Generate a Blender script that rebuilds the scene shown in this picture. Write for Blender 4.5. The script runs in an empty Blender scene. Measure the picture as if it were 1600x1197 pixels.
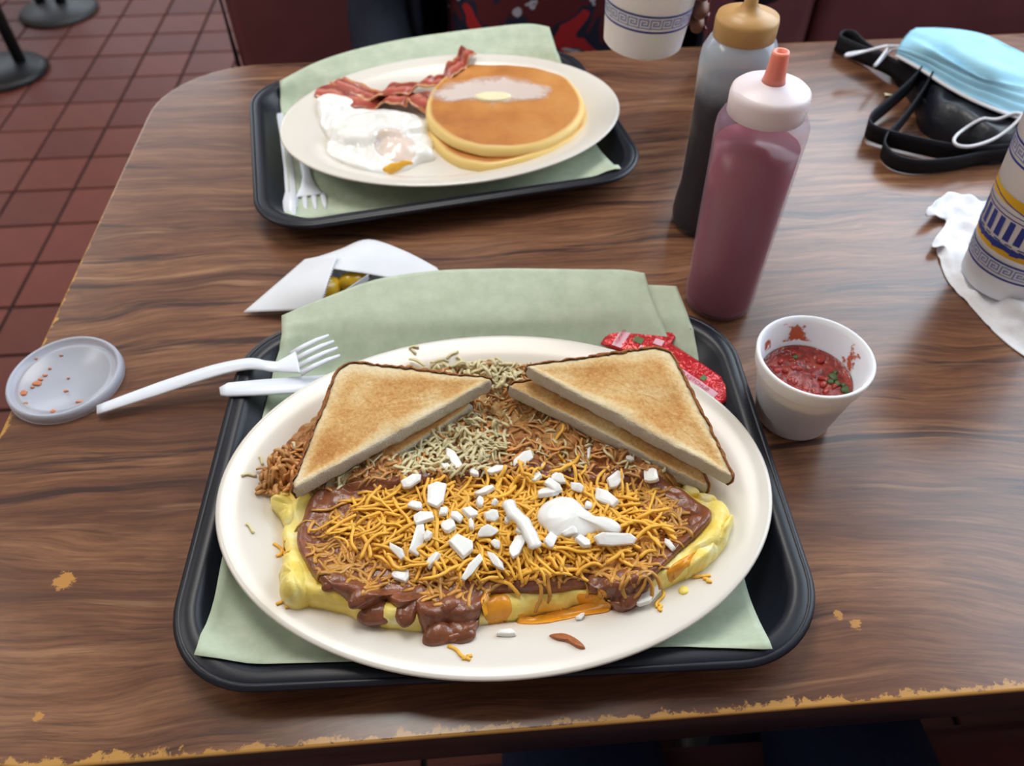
import bpy, bmesh, math, random
import numpy as np
from mathutils import Vector, Matrix, noise
from mathutils.bvhtree import BVHTree
R = random.Random(7)
PI = math.pi
C = bpy.context.scene.collection
sc = bpy.context.scene
TZ = 0.75                       # height of the table top above the floor
YAW = 0.067                     # the room and the table stand at this angle
# ------------------------------------------------------------ camera
FPX, PIT, ROLL, CH = 1211.2, 0.839, -0.01, 0.4227
_c, _s = math.cos(PIT), math.sin(PIT)
FW = Vector((0, _c, -_s)); _up = Vector((0, _s, _c)); _rt = Vector((1, 0, 0))
RT = _rt*math.cos(ROLL) + _up*math.sin(ROLL)
UP = -_rt*math.sin(ROLL) + _up*math.cos(ROLL)
CAM = Vector((0, 0, TZ+CH))
cd = bpy.data.cameras.new('camera'); cam = bpy.data.objects.new('camera', cd); C.objects.link(cam)
cd.sensor_width = 36; cd.lens = FPX/1600*36; cd.clip_start = .01
cam.matrix_world = Matrix(((RT.x, UP.x, -FW.x, CAM.x), (RT.y, UP.y, -FW.y, CAM.y), (RT.z, UP.z, -FW.z, CAM.z), (0, 0, 0, 1)))
cd.dof.use_dof = True; cd.dof.focus_distance = 0.43; cd.dof.aperture_fstop = 9.0
sc.camera = cam
# ------------------------------------------------------------ light
sc.view_settings.view_transform = 'Standard'; sc.view_settings.look = 'None'
sc.view_settings.gamma = 1; sc.view_settings.exposure = 0.0
sc.view_settings.use_curve_mapping = False
w = bpy.data.worlds.new('world'); sc.world = w; w.use_nodes = True
bg = w.node_tree.nodes['Background']; bg.inputs[0].default_value = (0.72, 0.86, 1.0, 1); bg.inputs[1].default_value = 1.0

def rw(u, v, z=0):              # room frame -> world
    c, s = math.cos(YAW), math.sin(YAW)
    return Vector((u*c - v*s, u*s + v*c, z))
def area(name, loc, target, sx, sy, power, col):
    l = bpy.data.lights.new(name, 'AREA'); l.shape = 'RECTANGLE'; l.size = sx; l.size_y = sy
    l.energy = power; l.color = col
    o = bpy.data.objects.new(name, l); C.objects.link(o); o.location = loc
    o.rotation_euler = (Vector(target)-Vector(loc)).to_track_quat('-Z', 'Y').to_euler()
    return o
area('window_daylight', rw(1.44, 1.7, 1.72), rw(0, 1.5, .9), 2.8, 1.35, 60, (.78, .89, 1))
area('window_daylight_back', rw(-1.5, 4.8, 1.8), rw(0, .5, .8), 3.6, 1.5, 46, (.80, .90, 1))
area('ceiling_panel_light', rw(-.15, 1.25, 2.66), rw(-.15, 1.25, 0), .6, 1.2, 21, (1, .96, .90))
area('ceiling_panel_light_left', rw(-2.2, .85, 2.66), rw(-2.2, .85, 0), .6, 1.2, 18, (1, .96, .90))

# ------------------------------------------------------------ helpers
def at(px, py, h=0.0):          # point at height h above the table top seen at a photo pixel
    d = FW*FPX + RT*(px-800) - UP*(py-598.5)
    return CAM + d*((h-CH)/d.z)
def aty(px, py, y):
    d = FW*FPX + RT*(px-800) - UP*(py-598.5)
    return CAM + d*(y/d.y)
def lin(c):
    c = c/255.0
    return c/12.92 if c <= .04045 else ((c+.055)/1.055)**2.4
def rgb(r, g, b): return (lin(r), lin(g), lin(b), 1)
def nm(v, s=1.0): return noise.noise(Vector(v)*s)

class NT:
    def __init__(s, name):
        s.m = bpy.data.materials.new(name); s.m.use_nodes = True; s.t = s.m.node_tree; s.n = s.t.nodes
        s.b = s.n['Principled BSDF']; s.o = s.n['Material Output']
    def node(s, typ, **k):
        x = s.n.new(typ)
        for a, v in k.items(): setattr(x, a, v)
        return x
    def link(s, a, b): s.t.links.new(a, b)
    def coord(s, scale=(1, 1, 1), rot=(0, 0, 0), kind='Object'):
        tc = s.node('ShaderNodeTexCoord'); mp = s.node('ShaderNodeMapping')
        s.link(tc.outputs[kind], mp.inputs[0]); mp.inputs['Scale'].default_value = scale; mp.inputs['Rotation'].default_value = rot
        return mp.outputs[0]
    def noise(s, vec, scale, detail=4, rough=.6, dist=0):
        x = s.node('ShaderNodeTexNoise'); s.link(vec, x.inputs['Vector'])
        x.inputs['Scale'].default_value = scale; x.inputs['Detail'].default_value = detail
        x.inputs['Roughness'].default_value = rough; x.inputs['Distortion'].default_value = dist
        return x.outputs['Fac']
    def ramp(s, fac, stops):
        x = s.node('ShaderNodeValToRGB'); e = x.color_ramp.elements
        while len(e) < len(stops): e.new(.5)
        for q, (p, c) in zip(e, stops):
            q.position = p; q.color = c if len(c) == 4 else (*c, 1)
        s.link(fac, x.inputs[0]); return x.outputs[0]
    def mix(s, fac, a, b, mode='MIX'):
        x = s.node('ShaderNodeMix', data_type='RGBA', blend_type=mode)
        for sock, v in ((x.inputs[0], fac), (x.inputs[6], a), (x.inputs[7], b)):
            if hasattr(v, 'is_linked'): s.link(v, sock)
            else: sock.default_value = v
        return x.outputs[2]
    def math(s, op, a, b=None, clamp=False):
        x = s.node('ShaderNodeMath', operation=op, use_clamp=clamp)
        for i, v in enumerate((a, b)):
            if v is None: continue
            if hasattr(v, 'is_linked'): s.link(v, x.inputs[i])
            else: x.inputs[i].default_value = v
        return x.outputs[0]
    def attr(s, name):
        x = s.node('ShaderNodeAttribute', attribute_name=name); return x.outputs['Fac']
    def bump(s, h, strength=.3, dist=.001):
        x = s.node('ShaderNodeBump'); s.link(h, x.inputs['Height']); x.inputs['Strength'].default_value = strength
        x.inputs['Distance'].default_value = dist; s.link(x.outputs[0], s.b.inputs['Normal'])
    def col(s, v):
        if hasattr(v, 'is_linked'): s.link(v, s.b.inputs['Base Color'])
        else: s.b.inputs['Base Color'].default_value = v
    def set(s, **k):
        for a, v in k.items():
            i = s.b.inputs[a.replace('_', ' ')]
            if hasattr(v, 'is_linked'): s.link(v, i)
            else: i.default_value = v
        return s
def simple(name, c, rough=.5, spec=.5, var=0.0, vscale=40, bump=0, bscale=200, bdist=.001, sss=0, sub=(.01, .006, .003), **k):
    t = NT(name)
    if var:
        f = t.noise(t.coord(), vscale)
        d = tuple(max(0, x*(1-var)) for x in c[:3])+(1,); e = tuple(min(1, x*(1+var)) for x in c[:3])+(1,)
        t.col(t.ramp(f, [(.3, d), (.7, e)]))
    else: t.col(c)
    t.set(Roughness=rough, Specular_IOR_Level=spec, **k)
    if bump: t.bump(t.noise(t.coord(), bscale, 3), bump, bdist)
    if sss:
        t.set(Subsurface_Weight=sss, Subsurface_Scale=1.0); t.b.inputs['Subsurface Radius'].default_value = sub
    return t.m

def mk(name, verts, faces, mat=None, parent=None, smooth=True, mats=None, fm=None, attrs=None):
    me = bpy.data.meshes.new(name); me.from_pydata([tuple(v) for v in verts], [], faces)
    for m in (mats or ([mat] if mat else [])): me.materials.append(m)
    if fm is not None: me.polygons.foreach_set('material_index', fm)
    if smooth: me.polygons.foreach_set('use_smooth', [True]*len(me.polygons))
    for k, v in (attrs or {}).items():
        a = me.attributes.new(k, 'FLOAT', 'POINT'); a.data.foreach_set('value', list(v))
    me.update()
    bm = bmesh.new(); bm.from_mesh(me); bmesh.ops.recalc_face_normals(bm, faces=bm.faces); bm.to_mesh(me); bm.free()
    o = bpy.data.objects.new(name, me); C.objects.link(o)
    if parent: o.parent = parent
    return o
def empty(name, loc=(0, 0, 0), rz=0):
    o = bpy.data.objects.new(name, None); C.objects.link(o); o.location = loc; o.rotation_euler = (0, 0, rz)
    o.empty_display_size = .02
    return o
def tag(o, label, cat, group=None):
    o['label'] = label; o['category'] = cat
    if group: o['group'] = group
    return o
def thing(name, label, cat, loc=(0, 0, 0), rz=0, group=None):
    return tag(empty(name, loc, rz), label, cat, group)
def subsurf(o, n=1):
    m = o.modifiers.new('s', 'SUBSURF'); m.levels = n; m.render_levels = n; return o
def solid(o, t, off=0):
    m = o.modifiers.new('t', 'SOLIDIFY'); m.thickness = t; m.offset = off; return o
def rings(rs, close_top=True, close_bottom=True):
    n = len(rs[0]); V = [p for r in rs for p in r]; F = []
    for i in range(len(rs)-1):
        for j in range(n):
            k = (j+1) % n; F.append((i*n+j, i*n+k, (i+1)*n+k, (i+1)*n+j))
    if close_bottom: F.append(tuple(range(n-1, -1, -1)))
    if close_top: F.append(tuple((len(rs)-1)*n+j for j in range(n)))
    return V, F
def lathe(name, prof, mat, parent=None, seg=48, loc=(0, 0, 0), cb=True, ct=True, smooth=True):
    rs = [[(loc[0]+r*math.cos(2*PI*j/seg), loc[1]+r*math.sin(2*PI*j/seg), loc[2]+z) for j in range(seg)] for r, z in prof]
    V, F = rings(rs, ct, cb); return mk(name, V, F, mat, parent, smooth)
def tube_vf(pts, rad, n=6, V=None, F=None, flat=1.0):
    V = [] if V is None else V; F = [] if F is None else F
    pts = [Vector(p) for p in pts]; m = len(pts); b0 = len(V)
    up = Vector((0, 0, 1))
    for i, p in enumerate(pts):
        t = (pts[min(i+1, m-1)]-pts[max(i-1, 0)])
        t = t.normalized() if t.length > 1e-9 else Vector((1, 0, 0))
        a = t.cross(up)
        a = a.normalized() if a.length > 1e-4 else Vector((1, 0, 0))
        b = a.cross(t); r = rad[i] if hasattr(rad, '__len__') else rad
        for j in range(n):
            q = 2*PI*j/n; V.append(p + a*(r*math.cos(q)) + b*(r*flat*math.sin(q)))
    for i in range(m-1):
        for j in range(n):
            k = (j+1) % n; F.append((b0+i*n+j, b0+i*n+k, b0+(i+1)*n+k, b0+(i+1)*n+j))
    F.append(tuple(b0+j for j in range(n-1, -1, -1))); F.append(tuple(b0+(m-1)*n+j for j in range(n)))
    return V, F
def tube(name, pts, rad, mat, parent=None, n=8, flat=1.0):
    V, F = tube_vf(pts, rad, n, flat=flat); return mk(name, V, F, mat, parent)
def catmull(P, res=6, closed=False):
    P = [Vector(p) for p in P]; n = len(P); out = []
    for i in range(n if closed else n-1):
        g = lambda k: P[k % n] if closed else P[max(0, min(n-1, k))]
        a, b, c, d = g(i-1), g(i), g(i+1), g(i+2)
        for k in range(res):
            t = k/res
            out.append(.5*((2*b)+(c-a)*t+(2*a-5*b+4*c-d)*t*t+(3*b-a-3*c+d)*t**3))
    if not closed: out.append(P[-1])
    return out
def patch_pts(ctrl, res=6):
    rows = [catmull(r, res) for r in ctrl]
    cols = [catmull([r[j] for r in rows], res) for j in range(len(rows[0]))]
    return [[cols[j][i] for j in range(len(cols))] for i in range(len(cols[0]))]
def patch(name, ctrl, mat, parent=None, res=6, thick=.0003, wob=0, wscale=30):
    G = patch_pts(ctrl, res); nr, nc = len(G), len(G[0])
    V = []
    for r in G:
        for p in r:
            V.append(p + Vector((0, 0, wob*nm(p, wscale))) if wob else p)
    F = [(i*nc+j, i*nc+j+1, (i+1)*nc+j+1, (i+1)*nc+j) for i in range(nr-1) for j in range(nc-1)]
    o = mk(name, V, F, mat, parent); solid(o, thick); return o
def boxvf(x0, x1, y0, y1, z0, z1, b=0.0, V=None, F=None):
    V = [] if V is None else V; F = [] if F is None else F; k = len(V)
    for z, i in ((z0, 0), (z1-b, 0), (z1, b)):
        V += [(x0+i, y0+i, z), (x1-i, y0+i, z), (x1-i, y1-i, z), (x0+i, y1-i, z)]
    F.append((k+3, k+2, k+1, k))
    for L in (0, 4):
        for j in range(4): F.append((k+L+j, k+L+(j+1) % 4, k+L+4+(j+1) % 4, k+L+4+j))
    F.append((k+8, k+9, k+10, k+11)); return V, F
def box(name, dims, mat, parent=None, b=.0, rz=0):
    V, F = boxvf(*dims, b); o = mk(name, V, F, mat, parent, False); o.rotation_euler.z = rz; return o
def soft_box(name, dims, mat, parent=None, r=.01, seg=3, rz=0):
    x0, x1, y0, y1, z0, z1 = dims; bm = bmesh.new(); bmesh.ops.create_cube(bm, size=1)
    for v in bm.verts:
        v.co = Vector(((x0+x1)/2+v.co.x*(x1-x0), (y0+y1)/2+v.co.y*(y1-y0), (z0+z1)/2+v.co.z*(z1-z0)))
    bmesh.ops.bevel(bm, geom=bm.edges[:], offset=r, segments=seg, profile=.5, affect='EDGES')
    me = bpy.data.meshes.new(name); bm.to_mesh(me); bm.free(); me.materials.append(mat)
    me.polygons.foreach_set('use_smooth', [True]*len(me.polygons))
    o = bpy.data.objects.new(name, me); C.objects.link(o); o.parent = parent; o.rotation_euler.z = rz; return o
def rrect(W, D, r, z, n=10, cx=0, cy=0):
    out = []
    for qx, qy, a0 in ((W/2-r, D/2-r, 0), (-W/2+r, D/2-r, PI/2), (-W/2+r, -D/2+r, PI), (W/2-r, -D/2+r, 1.5*PI)):
        for k in range(n+1):
            a = a0 + PI/2*k/n; out.append((cx+qx+r*math.cos(a), cy+qy+r*math.sin(a), z))
    return out
def resample(P, n):
    P = [Vector(p) for p in P]; P.append(P[0]); L = [0]
    for a, b in zip(P, P[1:]): L.append(L[-1]+(b-a).length)
    out = []; k = 0
    for i in range(n):
        s = L[-1]*i/n
        while L[k+1] < s: k += 1
        t = (s-L[k])/max(1e-9, L[k+1]-L[k]); out.append(P[k].lerp(P[k+1], t))
    return out
def blob(name, outline, zbase, H, edge, mat, parent=None, rn=26, n=160, disp=None, rag=0, ragscale=200, center=None, power=.5, attr=True):
    """soft mass with a star-shaped outline. zbase(x,y) -> floor height; edge = rounding width (m)"""
    P = resample(catmull(outline, 6, True), n)
    c = Vector(center) if center else sum(P, Vector())/n
    V = []; rs = []; A = []
    ss = [1.0]+[1-((k/rn)**1.5) for k in range(1, rn)]
    first = []
    for p in P:
        d = p-c; d.z = 0
        q = c + d*(1+rag*nm((p.x, p.y, 3.1), ragscale)); first.append(q)
    rs.append([Vector((q.x, q.y, zbase(q.x, q.y)-.001)) for q in first]); A += [0]*n
    for s in ss:
        r = []
        for q in first:
            d = q-c; rad = math.hypot(d.x, d.y); dist = (1-s)*rad
            t = min(1, dist/edge); h = H*(1-(1-t)**2)**power
            x, y = c.x+d.x*s, c.y+d.y*s
            z = zbase(x, y)+h+(disp(x, y, t) if disp else 0)
            r.append(Vector((x, y, z))); A.append(dist)
        rs.append(r)
    V, F = rings(rs, False, False)
    b = len(V); V.append(Vector((c.x, c.y, sum(p.z for p in rs[-1])/n))); A.append(1)
    m = len(rs)-1
    for j in range(n): F.append((m*n+j, m*n+(j+1) % n, b))
    F.append(tuple(range(n-1, -1, -1)))
    return mk(name, V, F, mat, parent, attrs={'edge': A})
def join_bvh(objs):
    V = []; F = []
    for o in objs:
        mw = o.matrix_world if not o.parent else o.parent.matrix_basis @ o.matrix_basis
        k = len(V); V += [mw @ v.co for v in o.data.vertices]
        F += [tuple(k+i for i in p.vertices) for p in o.data.polygons]
    return BVHTree.FromPolygons(V, F)
def drop(bvh, x, y, default=TZ+.012):
    h = bvh.ray_cast(Vector((x, y, TZ+.3)), Vector((0, 0, -1)))
    return h[0].z if h[0] else default
def hit(bvh, px, py):
    d = (FW*FPX + RT*(px-800) - UP*(py-598.5)).normalized()
    h = bvh.ray_cast(CAM, d); return h[0] if h[0] else at(px, py, .02)
def skin(name, joints, edges, mat, parent=None, sub=2, root=0):
    me = bpy.data.meshes.new(name); me.from_pydata([j[:3] for j in joints], edges, [])
    o = bpy.data.objects.new(name, me); C.objects.link(o); o.parent = parent
    m = o.modifiers.new('k', 'SKIN'); m.use_smooth_shade = True
    for v, j in zip(me.skin_vertices[0].data, joints):
        v.radius = (j[3], j[4] if len(j) > 4 else j[3])
    me.skin_vertices[0].data[root].use_root = True
    subsurf(o, sub); me.materials.append(mat); return o
def text(name, body, size, mat, M, parent=None, ext=.00005):
    cu = bpy.data.curves.new(name, 'FONT'); cu.body = body; cu.size = size; cu.extrude = ext; cu.align_x = 'CENTER'; cu.align_y = 'CENTER'
    cu.materials.append(mat); tmp = bpy.data.objects.new('tmp', cu); C.objects.link(tmp)
    dg = bpy.context.evaluated_depsgraph_get(); me = bpy.data.meshes.new_from_object(tmp.evaluated_get(dg))
    bpy.data.objects.remove(tmp)
    o = bpy.data.objects.new(name, me); C.objects.link(o); o.parent = parent; o.matrix_basis = M
    return o

# ------------------------------------------------------------ materials
def wood_mat():
    t = NT('walnut_laminate')
    co = t.coord()
    warp = t.noise(t.coord((2.4, 5, 1)), 1.0, 3, .5)
    x = t.node('ShaderNodeVectorMath', operation='ADD')
    cmb = t.node('ShaderNodeCombineXYZ'); t.link(t.math('MULTIPLY', warp, .11), cmb.inputs[1])
    t.link(co, x.inputs[0]); t.link(cmb.outputs[0], x.inputs[1])
    def m(scale, off=0):
        mp = t.node('ShaderNodeMapping'); t.link(x.outputs[0], mp.inputs[0]); mp.inputs['Scale'].default_value = scale; mp.inputs['Location'].default_value = (off, off*1.7, 0); return mp.outputs[0]
    broad = t.noise(m((1.8, 22, 1)), 1.6, 6, .68, .3)
    c = t.ramp(broad, [(.32, rgb(92, 60, 46)), (.5, rgb(126, 85, 61)), (.68, rgb(156, 112, 82))])
    fine = t.noise(m((26, 420, 1), 3), 1.0, 4, .75)
    c = t.mix(t.ramp(fine, [(.40, (0, 0, 0)), (.66, (.8, .8, .8))]), c, t.mix(.7, c, rgb(66, 42, 32)))
    mid = t.noise(m((6, 130, 1), 5), 1.0, 5, .7, .2)
    c = t.mix(t.ramp(mid, [(.50, (0, 0, 0)), (.68, (.7, .7, .7))]), c, rgb(82, 54, 42))
    dark = t.noise(m((3.4, 62, 1), 9), 1.0, 5, .62, .3)
    c = t.mix(t.ramp(dark, [(.57, (0, 0, 0)), (.64, (.85, .85, .85))]), c, rgb(54, 38, 36))
    lite = t.noise(m((5, 90, 1), 14), 1.0, 4, .6, .2)
    c = t.mix(t.ramp(lite, [(.60, (0, 0, 0)), (.72, (.5, .5, .5))]), c, rgb(178, 136, 100))
    # wear along the edges
    e = t.attr('edge_dist'); wr = t.attr('wear')
    n1 = t.noise(t.coord((1, 1, 1)), 95, 5, .7)
    thr = t.math('MULTIPLY', t.math('SUBTRACT', n1, .34), wr)
    f = t.math('MULTIPLY', t.math('SUBTRACT', thr, e), 700, True)
    f2 = t.math('MULTIPLY', t.math('SUBTRACT', .0016, e), 1500, True)
    f = t.math('MAXIMUM', f, f2)
    c = t.mix(f, c, rgb(186, 138, 72))
    # two worn-through patches (position in table coordinates)
    for pos, rad in WEAR:
        d = t.node('ShaderNodeVectorMath', operation='DISTANCE'); t.link(co, d.inputs[0]); d.inputs[1].default_value = (pos[0], pos[1], TZ)
        g = t.math('SUBTRACT', t.math('ADD', t.math('MULTIPLY', t.noise(t.coord((1, 1.6, 1)), 210, 4, .75), 1.7), -.30), t.math('DIVIDE', d.outputs['Value'], rad))
        c = t.mix(t.math('MULTIPLY', g, 9, True), c, rgb(184, 132, 70))
    t.col(c); t.set(Roughness=.24, Specular_IOR_Level=.55)
    t.bump(fine, .08, .0002)
    return t.m
TOX, TOY = -.3338, .1347
def tl(px, py):                 # table-local coordinates of a spot
    p = at(px, py); c, s = math.cos(YAW), math.sin(YAW)
    return (p.x*c+p.y*s-TOX, -p.x*s+p.y*c-TOY)
WEAR = [(tl(100, 906), .011), (tl(1338, 975), .006), (tl(1310, 960), .005), (tl(60, 1120), .005)]
M = {}
M['wood'] = wood_mat()
M['edge_band'] = simple('dark_edge_band', rgb(52, 34, 30), .4, var=.15)
M['tray'] = simple('black_plastic', rgb(14, 18, 30), .38, .4, bump=.08, bscale=900, bdist=.0002)
M['plate'] = simple('cream_melamine', rgb(225, 219, 209), .2, .5)
M['white_plastic'] = simple('white_plastic', rgb(232, 236, 246), .3, .5, sss=.15)
M['foam'] = simple('foam_white', rgb(240, 244, 252), .6, .3, bump=.15, bscale=700, bdist=.0003, sss=.3)
def paper_mat(name, a, b, scale=70):
    t = NT(name); f = t.noise(t.coord(), scale, 5, .65)
    t.col(t.ramp(f, [(.32, a), (.68, b)])); t.set(Roughness=.7, Specular_IOR_Level=.3)
    g = t.n.new('ShaderNodeBsdfTranslucent'); g.inputs[0].default_value = b
    mx = t.n.new('ShaderNodeMixShader'); mx.inputs[0].default_value = .12
    t.link(t.b.outputs[0], mx.inputs[1]); t.link(g.outputs[0], mx.inputs[2]); t.link(mx.outputs[0], t.o.inputs[0])
    t.bump(f, .25, .0006); return t.m
M['liner'] = paper_mat('green_paper', rgb(186, 201, 176), rgb(208, 219, 196))
M['white_paper'] = paper_mat('white_paper', rgb(232, 236, 243), rgb(242, 245, 250), 20)
M['napkin'] = paper_mat('napkin_paper', rgb(236, 237, 242), rgb(246, 246, 249), 200)
def toast_mat(seed, em=42):
    t = NT('toasted_face'); co = t.coord(); e = t.attr('edge')
    mp = t.node('ShaderNodeMapping'); t.link(co, mp.inputs[0]); mp.inputs['Location'].default_value = (seed, seed*2, 0)
    n = t.noise(mp.outputs[0], 26, 4, .55); fn = t.noise(mp.outputs[0], 420, 4, .7)
    f = t.math('MULTIPLY', e, em)
    f = t.math('ADD', t.math('MINIMUM', f, .56), t.math('MULTIPLY', t.math('SUBTRACT', n, .5), 1.3))
    f = t.math('ADD', f, t.math('MULTIPLY', t.math('SUBTRACT', fn, .5), .75))
    t.col(t.ramp(f, [(.05, rgb(236, 220, 184)), (.30, rgb(230, 202, 150)), (.52, rgb(216, 172, 112)), (.75, rgb(196, 138, 78)), (.98, rgb(164, 100, 52))]))
    t.set(Roughness=.8, Specular_IOR_Level=.2); t.bump(fn, .7, .0012); return t.m
def crumb_mat(c0, c1, bs=900):
    t = NT('bread_crumb'); co = t.coord(); n = t.noise(co, bs, 3, .7); v = t.noise(co, 90, 3)
    t.col(t.mix(v, t.ramp(n, [(.3, c0), (.65, c1)]), c1)); t.set(Roughness=.9, Specular_IOR_Level=.15)
    t.bump(n, 1.0, .003); return t.m
M['crumb'] = crumb_mat(rgb(224, 212, 186), rgb(250, 244, 228))
M['crust'] = crumb_mat(rgb(118, 70, 42), rgb(172, 114, 70), 300)
M['onion'] = simple('onion_white', rgb(236, 236, 232), .28, .5, sss=.35, sub=(.004, .004, .0035))
M['chili'] = simple('chili_sauce', rgb(128, 74, 48), .24, .6, var=.34, vscale=120, bump=.35, bscale=420, bdist=.0012)
M['cheese'] = simple('cheddar', rgb(252, 186, 72), .4, .4, var=.12, vscale=60, sss=.15, sub=(.004, .002, .0008))
M['melted'] = simple('melted_cheddar', rgb(200, 144, 66), .24, .5, var=.34, vscale=80)
def egg_mat():
    t = NT('omelette_egg'); co = t.coord(); n = t.noise(co, 48, 4, .6, .5); q = t.noise(co, 30, 3, .6)
    c = t.ramp(n, [(.25, rgb(248, 246, 228)), (.42, rgb(246, 230, 140)), (.62, rgb(240, 210, 92)), (.8, rgb(226, 190, 80))])
    c = t.mix(t.ramp(q, [(.60, (0, 0, 0)), (.68, (.8, .8, .8))]), c, rgb(236, 158, 44))
    t.col(c); t.set(Roughness=.35, Subsurface_Weight=.2); t.b.inputs['Subsurface Radius'].default_value = (.006, .004, .001)
    t.bump(t.noise(co, 170, 4), .5, .0015); return t.m
M['omelette'] = egg_mat()
def hash_mat():
    t = NT('hash_brown'); co = t.coord(); n = t.noise(co, 34, 4, .65, .4); f = t.noise(co, 330, 3, .6)
    c = t.ramp(n, [(.34, rgb(208, 196, 142)), (.5, rgb(206, 160, 88)), (.62, rgb(192, 112, 48)), (.8, rgb(126, 60, 24))])
    t.col(t.mix(f, c, rgb(150, 98, 50))); t.set(Roughness=.4); t.bump(f, .9, .002); return t.m
M['hash'] = hash_mat()
M['pale_shred'] = simple('potato_pale', rgb(220, 208, 162), .3, .5, var=.12, vscale=60, sss=.2, sub=(.003, .003, .002))
M['brown_shred'] = simple('potato_browned', rgb(204, 146, 84), .36, .5, var=.45, vscale=45)

# ------------------------------------------------------------ setting
def st(o):
    o['kind'] = 'structure'; return o
M['tile'] = simple('quarry_tile', rgb(116, 62, 52), .55, .35, var=.16, vscale=6, bump=.1, bscale=120)
M['tile2'] = simple('quarry_tile_dark', rgb(106, 56, 48), .55, .35, var=.16, vscale=7, bump=.1, bscale=120)
M['grout'] = simple('dark_grout', rgb(30, 26, 30), .9)
M['wall'] = simple('wall_paint', rgb(196, 188, 176), .7, var=.04, vscale=3)
M['ceiling'] = simple('ceiling_paint', rgb(216, 214, 208), .8)
M['trim'] = simple('dark_trim', rgb(70, 44, 36), .5)
fl = st(box('floor', (-4, 1.41, -1.2, 5.0, -.06, -.006), M['grout'], rz=YAW))
TS = .1545; U0, V0 = -.879, 1.6786
def tile_mesh(mat):
    V, F = boxvf(.004, TS-.004, .004, TS-.004, -.012, 0, .002)
    me = bpy.data.meshes.new('tile'); me.from_pydata(V, [], F); me.materials.append(mat); me.update(); return me
tm = [tile_mesh(M['tile']), tile_mesh(M['tile2'])]
FV, FF = [], []
for i in range(-20, 13):
    for j in range(-18, 22):
        u, v = U0+i*TS, V0+j*TS
        if u < -4 or u > .9 or v < -1.2 or v > 4.85: continue
        if -8 <= i <= 4 and -6 <= j <= 10:
            o = bpy.data.objects.new('tile', tm[R.random() < .4]); C.objects.link(o); o.parent = fl
            o.location = (u, v, R.uniform(-.0008, 0))
        else: boxvf(u+.004, u+TS-.004, v+.004, v+TS-.004, -.012, -.0005, .002, FV, FF)
tf = mk('tile_field', FV, FF, M['tile'], fl, False); tf['kind'] = 'stuff'
# walls: right wall with the window the daylight comes through, back wall with windows
def wall_u(name, u, t, spans, mat):
    V, F = [], []
    for v0, v1, z0, z1 in spans: boxvf(u, u+t, v0, v1, z0, z1, 0, V, F)
    return st(mk(name, V, F, mat, None, False))
wr_ = wall_u('wall_right', 1.31, .12, [(-1.2, 5, 0, .98), (-1.2, .2, .98, 2.7), (3.2, 5, .98, 2.7), (.2, 3.2, 2.4, 2.7)], M['wall']); wr_.rotation_euler.z = YAW
V, F = [], []
for u0, u1, z0, z1 in [(-4, 1.43, 0, 1.0), (-4, -3.3, 1, 2.7), (.3, 1.43, 1, 2.7), (-3.3, .3, 2.5, 2.7)]: boxvf(u0, u1, 5, 5.12, z0, z1, 0, V, F)
wb = st(mk('wall_back', V, F, M['wall'], None, False)); wb.rotation_euler.z = YAW
wl = st(box('wall_left', (-4.1, -4, -1.2, 5, 0, 2.7), M['wall'], rz=YAW))
st(box('wall_front', (-4.1, 1.43, -1.32, -1.2, 0, 2.7), M['wall'], rz=YAW))  # unseen wall behind the camera, added to cut fill light and darken the room
ce = st(box('ceiling', (-4.1, 1.43, -1.2, 5.1, 2.7, 2.8), M['ceiling'], rz=YAW))
M['glass'] = NT('window_glass')
_t = M['glass']; _g = _t.n.new('ShaderNodeBsdfTransparent'); _q = _t.n.new('ShaderNodeBsdfGlossy'); _q.inputs['Roughness'].default_value = .02
_m = _t.n.new('ShaderNodeMixShader'); _m.inputs[0].default_value = .06
_t.link(_g.outputs[0], _m.inputs[1]); _t.link(_q.outputs[0], _m.inputs[2]); _t.link(_m.outputs[0], _t.o.inputs[0]); M['glass'] = _t.m
def window(name, horizontal, a, b, z0, z1, pos, parts):
    e = empty(name, (0, 0, 0), YAW); e['kind'] = 'structure'
    V, F = [], []
    def bx(p0, p1, q0, q1, d0, d1):
        if horizontal: boxvf(p0, p1, pos+d0, pos+d1, q0, q1, 0, V, F)
        else: boxvf(pos+d0, pos+d1, p0, p1, q0, q1, 0, V, F)
    bx(a, b, z0, z0+.04, .0, .08); bx(a, b, z1-.04, z1, .0, .08)
    for k in range(parts+1):
        x = a+(b-a-.04)*k/parts; bx(x, x+.04, z0+.04, z1-.04, 0, .08)
    mk('window_frame', V, F, M['trim'], e, False)
    for k in range(parts):
        V, F = [], []
        x = a+(b-a-.04)*k/parts; bx(x+.04, a+(b-a-.04)*(k+1)/parts, z0+.04, z1-.04, .03, .034)
        mk('pane', V, F, M['glass'], e, False)
    return e
window('window_1', False, .2, 3.2, .98, 2.4, 1.33, 3)
window('window_2', True, -3.3, .3, 1.0, 2.5, 5.02, 4)

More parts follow.
